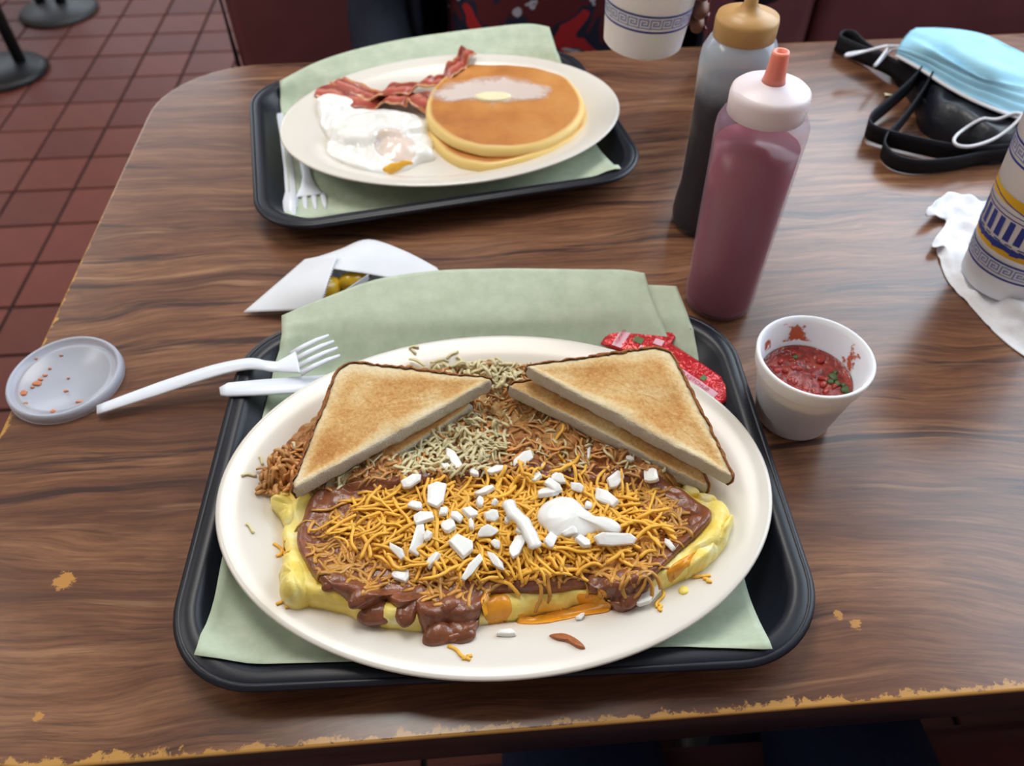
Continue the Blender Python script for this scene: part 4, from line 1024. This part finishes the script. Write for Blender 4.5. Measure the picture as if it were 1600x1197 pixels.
# bacon
def bacon_mat(seed):
    t = NT('bacon'); e = t.attr('vv'); co = t.coord(); n = t.noise(co, 40, 4, .6, .5)
    f = t.math('ADD', e, t.math('MULTIPLY', t.math('SUBTRACT', n, .5), .9))
    t.col(t.ramp(f, [(0, rgb(206, 140, 84)), (.18, rgb(164, 70, 48)), (.34, rgb(128, 42, 36)), (.50, rgb(206, 124, 104)), (.66, rgb(176, 80, 66)), (.84, rgb(156, 66, 48)), (1, rgb(222, 164, 116))])); t.set(Roughness=.25, Specular_IOR_Level=.6)
    t.bump(n, .4, .002); return t.m
def bacon(label, path, W0, seed, amp=.003):
    P = catmull(path, 8); V, A = [], []; nv = 9; m = len(P)
    for i, p in enumerate(P):
        t = (P[min(i+1, m-1)]-P[max(0, i-1)]).normalized(); a = t.cross(Vector((0, 0, 1))).normalized()
        for j in range(nv):
            v = j/(nv-1)-.5; wv = W0*(1+.25*nm((i*.3, seed, v*2), 1.0))
            z = amp*math.sin(i*.55+v*2.5+seed)+amp*.6*math.sin(i*1.1+seed*2+v*6)
            q = p+a*v*wv+Vector((0, 0, z)); q.z = max(q.z, drop(bv_p2, q.x, q.y, TZ+.011)+.001); V.append(q); A.append(j/(nv-1))
    F = [(i*nv+j, i*nv+j+1, (i+1)*nv+j+1, (i+1)*nv+j) for i in range(m-1) for j in range(nv-1)]
    o = mk('bacon_strip', V, F, bacon_mat(seed), attrs={'vv': A}); solid(o, .0022); subsurf(o, 1); tag(o, label, 'bacon'); return o
bacon('front bacon strip with a pale fatty end next to the eggs', [at(499, 160, .018), at(540, 158, .02), at(580, 157, .02), at(620, 153, .021), at(645, 152, .021), at(680, 165, .018), at(720, 175, .014)], .028, 1.3)
bacon('back bacon strip running behind the pancakes, its tip raised on the rim', [at(520, 138, .022), at(560, 144, .024), at(600, 146, .024), at(640, 134, .026), at(680, 128, .027), at(705, 112, .029), at(722, 92, .034), at(733, 78, .038)], .019, 4.1)

# ------------------------------------------------------------ masks and straps
M['mask_blue'] = None
def mask_mat():
    t = NT('blue_mask_fabric'); co = t.coord(); n = t.noise(co, 30, 3)
    t.col(t.ramp(n, [(.3, rgb(146, 204, 234)), (.7, rgb(166, 220, 244))])); t.set(Roughness=.65, Specular_IOR_Level=.3)
    t.bump(t.noise(co, 800, 2), .15, .0004); return t.m
M['mask_blue'] = mask_mat(); M['elastic'] = simple('white_elastic', rgb(222, 222, 228), .7)
M['black_web'] = simple('black_webbing', rgb(24, 26, 34), .7, .3, bump=.3, bscale=600)
M['black_shiny'] = simple('black_nylon', rgb(22, 25, 36), .4, .5, var=.2, bump=.3, bscale=90, bdist=.004)
mo = at(1500, 160, 0)
fm_ = thing('face_mask', 'pale blue pleated surgical mask lying on the black pouch', 'face mask', mo)
rows = [[(1401, 86, .030), (1440, 108, .032), (1480, 134, .034), (1530, 160, .036), (1595, 184, .036), (1660, 200, .034)],
        [(1402, 80, .034), (1445, 98, .038), (1490, 124, .041), (1540, 146, .043), (1600, 166, .043), (1665, 182, .038)],
        [(1405, 72, .038), (1450, 88, .045), (1500, 112, .049), (1550, 132, .052), (1610, 148, .05), (1670, 166, .042)],
        [(1412, 60, .040), (1455, 74, .052), (1510, 98, .058), (1560, 114, .062), (1615, 128, .056), (1675, 150, .044)],
        [(1422, 50, .040), (1470, 56, .052), (1520, 72, .060), (1570, 90, .060), (1622, 108, .055), (1680, 134, .042)],
        [(1430, 45, .036), (1482, 46, .044), (1535, 55, .048), (1578, 75, .046), (1620, 95, .042), (1685, 120, .036)]]
G = patch_pts([[at(*p)-mo for p in r] for r in rows], 7)
nr, nc = len(G), len(G[0]); V = []
for i, r in enumerate(G):
    for j, p in enumerate(r):
        f = i/(nr-1); g = j/(nc-1); fold = 0
        if f < .42: fold = .0011*math.sin(f*2*PI*14/2.0)
        crease = -.009*math.exp(-((f-.62+.35*(g-.3))/.045)**2)*math.exp(-((g-.38)/.22)**2)-.007*math.exp(-((f-.58-.1*(g-.7))/.05)**2)*math.exp(-((g-.72)/.15)**2)
        V.append(p+Vector((0, 0, fold+crease+.002*nm((p.x, p.y, 0), 40))))
F = [(i*nc+j, i*nc+j+1, (i+1)*nc+j+1, (i+1)*nc+j) for i in range(nr-1) for j in range(nc-1)]
solid(mk('mask_body', V, F, M['mask_blue'], fm_), .0007)
LOOPS = True
bd = [p for p in G[0]]; tube('white_binding', [p+Vector((0, -.001, 0)) for p in bd], .0032, M['elastic'], fm_, 8, .5)
bd = [p for p in G[-1]]; tube('top_binding', bd, .0022, M['mask_blue'], fm_, 8, .5)
def strap(name, path, wd, vertical=True, mat=None, parent=None, th=.0016):
    P = catmull([at(*p) for p in path], 7); V = []; m = len(P)
    o_ = parent.location if parent else Vector()
    for i, p in enumerate(P):
        t = (P[min(i+1, m-1)]-P[max(0, i-1)]); t.z = 0; t.normalize(); a = t.cross(Vector((0, 0, 1))).normalized()
        tl_ = .95 if vertical else .15
        d = (a*math.cos(tl_*PI/2)+Vector((0, 0, 1))*math.sin(tl_*PI/2))*wd
        for s in (-.5, -.17, .17, .5): V.append(p+d*s+Vector((0, 0, wd*.5 if vertical else 0))-o_)
    F = [(i*4+j, i*4+j+1, (i+1)*4+j+1, (i+1)*4+j) for i in range(m-1) for j in range(3)]
    o = mk(name, V, F, mat or M['black_web'], parent); solid(o, th); return o
po = at(1480, 190, 0)
pch = thing('waist_pouch', 'black nylon pouch with looping webbing straps beneath the blue mask', 'pouch', po)
b_ = blob('pouch_body', [at(*p, .006)-po+Vector((0, 0, .0)) for p in [(1398, 100), (1440, 98), (1520, 120), (1600, 150), (1640, 185), (1600, 235), (1545, 250), (1500, 232), (1470, 215), (1440, 195), (1430, 160), (1405, 125)]], lambda x, y: 0.001, .032, .022, M['black_shiny'], pch, disp=lambda x, y, t: t*.006*nm((x, y, 0), 40), n=120, rn=20)
strap('webbing_strap', [(1420, 140, .006), (1390, 118, .005), (1350, 100, .004), (1318, 86, .003), (1305, 78, .003), (1312, 70, .003), (1328, 72, .004), (1345, 88, .004), (1375, 108, .005), (1410, 128, .006)], .018, True, None, pch)
strap('webbing_strap', [(1440, 118, .018), (1418, 145, .014), (1385, 175, .006), (1356, 200, .003), (1352, 215, .003), (1370, 225, .002), (1420, 238, .002), (1480, 250, .003), (1540, 252, .004), (1600, 245, .004)], .018, True, None, pch)
strap('webbing_strap', [(1452, 130, .022), (1435, 160, .014), (1410, 195, .006), (1390, 218, .004), (1378, 232, .003), (1376, 248, .002), (1395, 265, .001), (1430, 272, .001), (1480, 268, .001), (1530, 258, .001), (1590, 252, .002)], .016, True, None, pch)
strap('webbing_strap', [(1425, 165, .006), (1450, 185, .005), (1485, 203, .005), (1530, 215, .005), (1590, 222, .005)], .014, True, None, pch)
bvm = []
for t_ in (fm_, pch):
    for o_ in t_.children: bvm.append(o_)
bvm = join_bvh([o for o in bvm if not o.name.startswith('mask')])
def rest(path, r):
    out = []
    for q in catmull([at(*p) for p in path], 6):
        h_ = bvm.ray_cast(Vector((q.x, q.y, TZ+.3)), Vector((0, 0, -1)))
        z = h_[0].z if h_[0] else TZ
        out.append(Vector((q.x, q.y, max(q.z, z+r*1.2)))-mo)
    for _ in range(3):
        for k in range(1, len(out)-1): out[k].z = max(out[k].z, (out[k-1].z+out[k+1].z)/2)
    return out
tube('ear_loop', rest([(1412, 72, .036), (1385, 73, .030), (1360, 79, .026), (1326, 84, .024), (1324, 88, .024), (1355, 80, .026), (1385, 72, .030), (1384, 80, .028), (1366, 104, .026), (1388, 84, .022), (1404, 76, .034)], .0016), .0016, M['elastic'], fm_, 6)
tube('ear_loop', rest([(1588, 172, .034), (1593, 190, .028), (1580, 205, .026), (1550, 220, .025), (1515, 229, .025), (1494, 226, .025), (1492, 215, .025), (1510, 201, .026), (1545, 196, .027), (1575, 203, .022), (1600, 206, .024), (1640, 200, .026)], .0016), .0016, M['elastic'], fm_, 6)
# small brass buckle
bk = soft_box('brass_buckle', (-.006, .006, -.003, .003, 0, .004), simple('brass', rgb(176, 160, 130), .3, Metallic=.8), pch, .0012); bk.location = at(1388, 152, .003)-po

# ------------------------------------------------------------ napkin + patterned cup
nc_ = at(1585, 430, 0)
nk = patch('paper_napkin', ctrl([
    [(1459, 375, .002), (1466, 400, .001), (1482, 440, .001), (1520, 482, .001), (1555, 520, .001), (1600, 556, .001), (1680, 600, .001)],
    [(1471, 385, .006), (1482, 395, .004), (1500, 430, .003), (1535, 470, .003), (1575, 500, .004), (1620, 535, .003), (1700, 570, .001)],
    [(1458, 378, .010), (1480, 370, .004), (1510, 400, .002), (1550, 445, .002), (1590, 470, .014), (1650, 500, .012), (1720, 540, .001)],
    [(1478, 345, .003), (1495, 350, .003), (1520, 370, .002), (1560, 400, .002), (1610, 440, .002), (1680, 470, .006), (1740, 500, .001)],
    [(1445, 334, .012), (1478, 325, .006), (1520, 338, .003), (1570, 360, .002), (1620, 380, .002), (1690, 420, .002), (1760, 460, .001)],
    [(1480, 300, .010), (1500, 306, .007), (1535, 310, .005), (1580, 325, .003), (1630, 340, .002), (1700, 380, .002), (1770, 420, .001)],
]), M['napkin'], None, 8, .0005, .006, 75)
for v in nk.data.vertices: v.co.z = max(v.co.z, TZ+.0008)
tag(nk, 'crumpled white paper napkin under the patterned foam cup', 'napkin')
M['blue_print'] = simple('blue_print', rgb(42, 62, 150), .5, var=.15, vscale=200)
M['yellow_print'] = simple('yellow_print', rgb(236, 186, 40), .5)
def big_cup(name, label, loc, scale=1.0, rot=0, up=0):
    t = thing(name, label, 'cup', loc, rot)
    H_, r0, r1 = .165*scale, .0355*scale, .050*scale
    lathe('cup_wall', [(.003, .0008), (r0-.002, .0008), (r0, .003), (r1-.0012, H_-.008), (r1+.0015, H_-.007), (r1+.002, H_-.002), (r1+.001, H_), (r1-.001, H_-.001), (r1-.003, H_-.012), (r0-.002, .006), (.003, .005)], M['foam'], t, 72)
    def Rz(z): return r0+(r1-.0012-r0)*(z-.003)/(H_-.011)+.00025
    def band(nm_, z0, z1, mat, lift=0, a0=0, a1=2*PI, n=72):
        V = []; 
        for i in range(n+1):
            a = a0+(a1-a0)*i/n
            for z in (z0, z1): V.append(((Rz(z)+lift)*math.cos(a), (Rz(z)+lift)*math.sin(a), z))
        F = [(2*i, 2*i+2, 2*i+3, 2*i+1) for i in range(n)]
        return mk(nm_, V, F, mat, t)
    def quads(nm_, Q, mat, lift):
        V, F = [], []
        for (s0, z0, s1, z1, s2, z2, s3, z3) in Q:
            k = len(V)
            for s, z in ((s0, z0), (s1, z1), (s2, z2), (s3, z3)):
                a = s/.038; z += up if nm_ == 'temple_drawing' else 0; V.append(((Rz(z)+lift)*math.cos(a), (Rz(z)+lift)*math.sin(a), z))
            F.append((k, k+1, k+2, k+3))
        return mk(nm_, V, F, mat, t, False)
    def rect(s0, s1, z0, z1, m=1):
        out = []
        for i in range(m):
            x0, x1 = s0+(s1-s0)*i/m, s0+(s1-s0)*(i+1)/m; out.append((x0, z0, x1, z0, x1, z1, x0, z1))
        return out
    def key(zb, h):
        u = h/7; Q = []; n = 24; P_ = 2*PI*.038/n; k = P_/8.0
        for i in range(n):
            s = i*P_
            for (x0, x1, y0, y1) in ((0, 7, 6, 7), (0, 1, 0, 7), (6, 7, 2, 7), (2, 7, 2, 3), (2, 3, 2, 5), (2, 5, 4, 5), (0, 8, 0, .8)):
                Q += rect(s+x0*k, s+x1*k, zb+y0*u, zb+y1*u)
        return Q
    for zb in (.024+up*.3, .112+up):
        band('blue_line', zb-.0026, zb-.0008, M['blue_print']); band('blue_line', zb+.0110, zb+.0128, M['blue_print'])
        quads('key_pattern', key(zb+.0012, .0085), M['key_print'], .0001)
    band('yellow_band', .0415+up, .0485+up, M['yellow_print']); band('yellow_band', .0800+up, .0880+up, M['yellow_print'])
    # colonnaded temple drawing between the yellow bands, twice round the cup
    Q, Q2 = [], []
    for rep in range(2):
        s0 = .119*rep-.012
        Wt = .095
        for i in range(11):
            x = s0+.006+i*(Wt-.012)/10
            Q += [(x, .054, x+.0050, .054, x+.0046, .0705, x+.0004, .0705)]
        Q += rect(s0, s0+Wt, .0718, .0727, 14); Q += rect(s0+.001, s0+Wt-.001, .0755, .0762, 14)
        for i in range(20):      # rocky base
            x = s0-.002+i*(Wt+.004)/20; Q += [(x, .0455+.0012*math.sin(i*2.1), x+.0062, .0458+.001*math.cos(i*1.7), x+.0062, .0500+.0012*math.sin(i), x, .0505)]
        for i in range(10): x = s0+i*.0095; Q += rect(x, x+.0055, .0512, .0522)
        for i in range(12):      # pediment slopes
            x = s0+i*Wt/12; f = 1-abs((i+.5)/12*2-1); f1 = 1-abs((i)/12*2-1); f2 = 1-abs((i+1)/12*2-1)
            Q += [(x, .0765+.007*f1, x+Wt/12, .0765+.007*f2, x+Wt/12, .0775+.007*f2, x, .0775+.007*f1)]
        Q += [(s0-.004, .053, s0+.004, .053, s0+.003, .078, s0-.002, .074)]
        Q += [(s0-.010, .050, s0-.003, .050, s0-.001, .068, s0-.006, .060)]
        Q += [(s0+Wt, .050, s0+Wt+.008, .050, s0+Wt+.004, .062, s0+Wt, .070)]
    quads('temple_drawing', Q, M['blue_print'], .00025)
    return t
M['key_print'] = simple('pale_blue_print', rgb(126, 142, 190), .5)
gp = at(1569, 440, 0)
big_cup('foam_cup', 'large white foam cup with yellow bands and blue temple drawing on the napkin', (gp.x, gp.y, TZ+.0035), rot=2.0)
hc = Vector((.122, .705, TZ+.102))
big_cup('foam_cup', 'large white foam cup with blue pattern held by the diner', hc, rot=.7, up=.016).rotation_euler = (.06, .02, .7)

# ------------------------------------------------------------ bench, far diner
M['vinyl'] = simple('maroon_vinyl', rgb(112, 66, 71), .34, .5, var=.14, vscale=8, bump=.1, bscale=60, bdist=.003)
M['vinyl_dark'] = simple('maroon_piping', rgb(44, 18, 24), .45)
bench = thing('booth_bench', 'maroon vinyl booth bench on the far side of the table', 'bench', (0, 0, 0), YAW)
BL = -.40; BR = 1.30; SY = 1.40
box('plinth', (BL+.03, BR, 1.03, 1.52, 0.0005, .28), M['vinyl_dark'], bench)
soft_box('seat_cushion', (BL, BR, .98, 1.44, .28, .44), M['vinyl'], bench, .035, 4)
box('back_board', (BL+.004, BR, 1.50, 1.56, .28, 1.12), M['vinyl_dark'], bench)
for a_, b_ in ((BL, -.03), (-.03, .66), (.66, BR)): soft_box('back_cushion', (a_+.003, b_-.003, SY, 1.50, .44, 1.10), M['vinyl'], bench, .028, 4)
tube('piping', [(BL+.001, 1.41, .46), (BL+.001, 1.405, .8), (BL+.001, 1.41, 1.08)], .006, M['vinyl_dark'], bench)
# near-side bench, of which only the dark seat could show
bn = thing('booth_bench', 'maroon vinyl booth bench on the near side, in shade under the table edge', 'bench', (0, 0, 0), YAW)
box('plinth', (-.33, 1.30, -.5, .1, 0.0005, .28), M['vinyl_dark'], bn)
soft_box('seat_cushion', (-.36, 1.30, -.46, .22, .28, .43), M['vinyl'], bn, .035, 4)
soft_box('back_cushion', (-.36, 1.30, -.56, -.46, .28, 1.05), M['vinyl'], bn, .03, 4)

# far diner -------------------------------------------------------------
def shirt_mat():
    t = NT('patterned_shirt'); co = t.coord((1, 1, 1), (0, 0, .5)); n = t.noise(t.coord((6, 6, 9), (0, .5, .6)), 1.6, 2, .5, 1.8); m = t.noise(t.coord((7, 5, 12), (.3, -.6, .2)), 1.7, 2, .5, 2.0)
    c = t.ramp(n, [(.0, rgb(96, 28, 34)), (.50, rgb(96, 26, 34)), (.52, rgb(28, 34, 62)), (.60, rgb(24, 30, 56)), (.62, rgb(186, 34, 40)), (.80, rgb(170, 30, 38))])
    c = t.mix(t.ramp(m, [(.62, (0, 0, 0)), (.64, (1, 1, 1)), (.68, (1, 1, 1)), (.70, (0, 0, 0))]), c, rgb(190, 196, 212))
    t.col(c); t.set(Roughness=.8); return t.m
M['shirt'] = shirt_mat(); M['jacket'] = simple('dark_jacket', rgb(32, 36, 50), .8, .2, var=.15, bump=.3, bscale=120, bdist=.003)
M['skin'] = simple('brown_skin', rgb(128, 84, 66), .5, .4, var=.08, sss=.1); M['nail'] = simple('maroon_nail', rgb(110, 26, 48), .2)
M['hair'] = simple('black_hair', rgb(20, 16, 16), .6, bump=.5, bscale=300); M['jeans'] = simple('navy_jeans', rgb(32, 42, 72), .85, .2, var=.15, vscale=200)
PX, PY = .075, 1.18
per = thing('person', 'diner in open dark jacket and red-navy patterned shirt, raising a foam cup across the table', 'person', (PX, PY, .44))
J = [(0, .02, .06, .19, .13), (0, .02, .20, .185, .125), (0, .02, .36, .18, .12), (0, .025, .50, .17, .105), (0, .03, .57, .07, .065), (0, .03, .64, .055, .06)]
torso = skin('torso', J, [(0, 1), (1, 2), (2, 3), (3, 4), (4, 5)], M['shirt'], per)
# bare body: head, neck, hand
hd = []
prof = [(.02, -.115, .01), (.045, -.105, .01), (.058, -.08, .005), (.066, -.04, 0), (.073, 0, 0), (.077, .04, .005), (.073, .08, .01), (.055, .108, .012), (.02, .120, .012)]
rs = []
for r, z, dy in prof:
    ring = []
    for j in range(40):
        a = 2*PI*j/40; x = r*math.cos(a)*.98; y = r*math.sin(a)*1.22+dy
        if y < 0:
            cx = abs(x)
            if -.035 < z < .03 and cx < .018: y -= .014*(1-cx/.018)*(1 if z < .01 else .5)
            if -.01 < z < .06 and .018 < cx < .05: y += .006
            if -.09 < z < -.05 and cx < .03: y -= .004
        ring.append((x, y+.0, z))
    rs.append(ring)
V, F = rings(rs); head = mk('head', V, F, M['skin'], per); head.location = (0, -.02, .77); head.rotation_euler = (.3, 0, 0); subsurf(head, 1)
for s in (-1, 1):
    lathe('eye', [(.001, -.011), (.008, -.008), (.0115, 0), (.008, .008), (.001, .011)], simple('eye_white', rgb(226, 224, 220), .2), head, 16, (s*.031, -.076, .012))
    lathe('iris', [(.001, -.005), (.0045, -.003), (.0055, 0), (.0045, .003), (.001, .005)], M['hair'], head, 12, (s*.031, -.0845, .011))
    o = mk('ear', *rings([[(s*(.074+.006*k), .012+r*math.cos(2*PI*j/14), .0+1.5*r*math.sin(2*PI*j/14)) for j in range(14)] for k, r in ((0, .012), (1, .018), (1.6, .015), (1.4, .006))]), M['skin'], head)
tube('mouth', [(-.022, -.082, -.062), (-.008, -.088, -.060), (.008, -.088, -.060), (.022, -.082, -.062)], [.002, .0045, .0045, .002], simple('lips', rgb(128, 60, 56), .4), head)
rs = [[(r*1.1*math.cos(2*PI*j/32), r*1.3*math.sin(2*PI*j/32)+.022, z) for j in range(32)] for r, z in ((.070, -.10), (.078, -.04), (.078, .02), (.080, .06), (.076, .09), (.058, .118), (.02, .133))]
for ring, z in zip(rs, (-.10, -.04, .02, .06, .09, .118, .133)):
    if z < .065:
        for j, p in enumerate(ring):
            if p[1] < -.03: ring[j] = (p[0], -.02, p[2])
V, F = rings(rs); mk('hair', V, F, M['hair'], head)
skin('neck', [(0, .02, .56, .05), (0, .0, .66, .048), (0, -.01, .72, .05)], [(0, 1), (1, 2)], M['skin'], per)
# jacket: two front panels wrapping the sides and back
V = []; n1, n2 = 30, 16
for i in range(n1+1):
    a = math.radians(-22)+math.radians(224)*i/n1
    for j in range(n2+1):
        z = -.02+.58*j/n2; k = 1+.05*nm((math.cos(a), math.sin(a), z), 4)
        rx = (.222 if z < .42 else .222-(z-.42)*.75)*k; ry = (.165 if z < .45 else .165-(z-.45)*.5)*k
        V.append((rx*math.cos(a), ry*math.sin(a)+.02, z))
F = [(i*(n2+1)+j, (i+1)*(n2+1)+j, (i+1)*(n2+1)+j+1, i*(n2+1)+j+1) for i in range(n1) for j in range(n2)]
jk = mk('jacket', V, F, M['jacket'], per); solid(jk, .008); jk.location = (0, 0, 0)
# arms (in the person's frame): image-left arm rests down, image-right arm reaches to the cup
skin('sleeve', [(-.17, .03, .50, .062), (-.225, .03, .40, .058), (-.27, -.01, .24, .052), (-.24, -.12, .155, .045), (-.20, -.20, .15, .038)], [(0, 1), (1, 2), (2, 3), (3, 4)], M['jacket'], per)
w1 = Vector((hc.x+.045, hc.y+.105, hc.z+.085))-Vector((PX, PY, .44))
skin('sleeve', [(.18, .03, .50, .062), (.25, .02, .42, .058), (.29, -.06, .36, .054), (.22, -.22, .37, .046), (w1.x+.03, w1.y+.12, w1.z+.02, .036)], [(0, 1), (1, 2), (2, 3), (3, 4)], M['jacket'], per)
# cup-holding hand: palm behind the cup, four fingers round its right side, thumb round its left
def hand(cx, cy, z0, rc, wrist, name='hand'):
    def cp(ang, z, r): a = math.radians(ang); return (cx+r*math.cos(a)-PX, cy+r*math.sin(a)-PY, z-.44)
    wr = tuple(wrist)
    palm = [(*wr, .024, .019), (*cp(82, z0+.045, rc+.026), .030, .020), (*cp(68, z0+.047, rc+.018), .034, .016), (wr[0]+.03, wr[1]+.11, wr[2]+.018, .028, .026)]
    skin(name, palm, [(0, 1), (1, 2), (0, 3)], M['skin'], per)
    for k, (dz, end, rr) in enumerate(((.072, -22, .0088), (.053, -28, .0092), (.034, -20, .0088), (.017, -6, .0078))):
        z = z0+dz; pts = [(*cp(66, z, rc+.014), rr*1.1), (*cp(40, z+.001, rc+.017), rr*1.08), (*cp(14, z-.001, rc+.012), rr), (*cp((14+end)/2, z-.002, rc+.0105), rr*.93), (*cp(end, z-.004, rc+.0085), rr*.8)]
        skin('finger', pts, [(0, 1), (1, 2), (2, 3), (3, 4)], M['skin'], per)
        nl = cp(end+2, z-.004, rc+.0165); n_ = soft_box('nail', (-.001, .001, -.0045, .0045, -.003, .003), M['nail'], per, .001); n_.location = nl; n_.rotation_euler.z = math.radians(end)
    pts = [(*cp(92, z0+.05, rc+.024), .013), (*cp(118, z0+.062, rc+.018), .0125), (*cp(142, z0+.068, rc+.013), .0108), (*cp(164, z0+.070, rc+.0105), .0085)]
    skin('thumb', pts, [(0, 1), (1, 2), (2, 3)], M['skin'], per)
hand(hc.x, hc.y, hc.z, .0385, w1)
# other hand rests in the lap
skin('hand', [(-.20, -.20, .15, .022), (-.17, -.26, .15, .028, .016), (-.16, -.29, .15, .024, .012)], [(0, 1), (1, 2)], M['skin'], per)
for k in range(4):
    x = -.185+k*.018; skin('finger', [(x, -.285, .152, .0085), (x+.004, -.315, .150, .008), (x+.006, -.332, .138, .007)], [(0, 1), (1, 2)], M['skin'], per)
skin('thumb', [(-.15, -.24, .15, .010), (-.128, -.262, .153, .010), (-.12, -.285, .150, .0085)], [(0, 1), (1, 2)], M['skin'], per)
for s in (-1, 1):
    skin('trouser_leg', [(s*.09, .02, .075, .085), (s*.11, -.20, .07, .078), (s*.12, -.42, .055, .062), (s*.12, -.43, -.15, .055), (s*.12, -.41, -.36, .045)], [(0, 1), (1, 2), (2, 3), (3, 4)], M['jeans'], per)
    soft_box('shoe', (s*.12-.045, s*.12+.045, -.53, -.36, -.4395, -.37), M['hair'], per, .02)
# near diner's lap under the table edge
lap = thing('person', 'navy-trousered lap of the near diner in shade below the table edge', 'person', (.16, -.10, .43))
for s in (-1, 1):
    skin('trouser_leg', [(s*.09, -.02, .085, .09), (s*.10, .16, .08, .082), (s*.11, .36, .07, .065), (s*.11, .38, -.15, .055), (s*.11, .36, -.36, .045)], [(0, 1), (1, 2), (2, 3), (3, 4)], M['jeans'], lap)
    soft_box('shoe', (s*.11-.045, s*.11+.045, .32, .56, -.4395, -.37), M['hair'], lap, .02)
skin('hips', [(0, -.04, .10, .15, .11), (0, -.05, .20, .14, .10)], [(0, 1)], M['jeans'], lap)

# ------------------------------------------------------------ neighbouring tables at the left
M['iron'] = simple('black_iron', rgb(26, 27, 30), .45)
M['iron2'] = simple('grey_iron', rgb(66, 66, 68), .5)
p = at(6, 112, -.742); t = thing('cafe_table', 'cafe table on two round black bases at the top left edge', 'table', (p.x, p.y, 0), YAW)
for k, (bx_, by_, cols) in enumerate(((0, 0, [(.055, .02), (-.055, -.02)]), (.03, .46, [(.02, .0), (-.06, .02)]))):
    lathe('base_disc', [(.13, .0006), (.135, .008), (.12, .022), (.05, .034), (.03, .036)], M['iron'] if k == 0 else M['iron2'], t, 40, (bx_, by_, 0))
    for dx, dy in cols: lathe('column', [(.018, .02), (.018, .70)], M['iron'], t, 20, (bx_+dx, by_+dy, 0))
rs = [rrect(.66-2*k, 1.1-2*k, .05, z, 8, 0, .25) for k, z in ((.004, .70), (0, .704), (0, .73), (.003, .733))]
V, F = rings(rs); mk('tabletop', V, F, M['wood'], t)
# ceiling lamps
for (u, v, cl) in ((-.15, 1.25, 'above the dining table'), (-2.2, .85, 'over the aisle at the left'), (-2.2, 3.2, 'at the far left by the windows')):
    t = thing('ceiling_light', 'recessed rectangular ceiling light '+cl, 'lamp', rw(u, v, 2.7), YAW, 'ceiling lights above the dining room')
    V, F = [], []
    for d in ((-.34, -.30, -.64, .64), (.30, .34, -.64, .64), (-.30, .30, -.64, -.60), (-.30, .30, .60, .64)): boxvf(*d, -.02, -.0005, 0, V, F)
    mk('frame', V, F, M['ceiling'], t, False)
    dm = NT('diffuser'); dm.set(Emission_Color=(1, .92, .8, 1), Emission_Strength=2.0)
    box('diffuser', (-.30, .30, -.60, .60, -.012, -.006), dm.m, t)
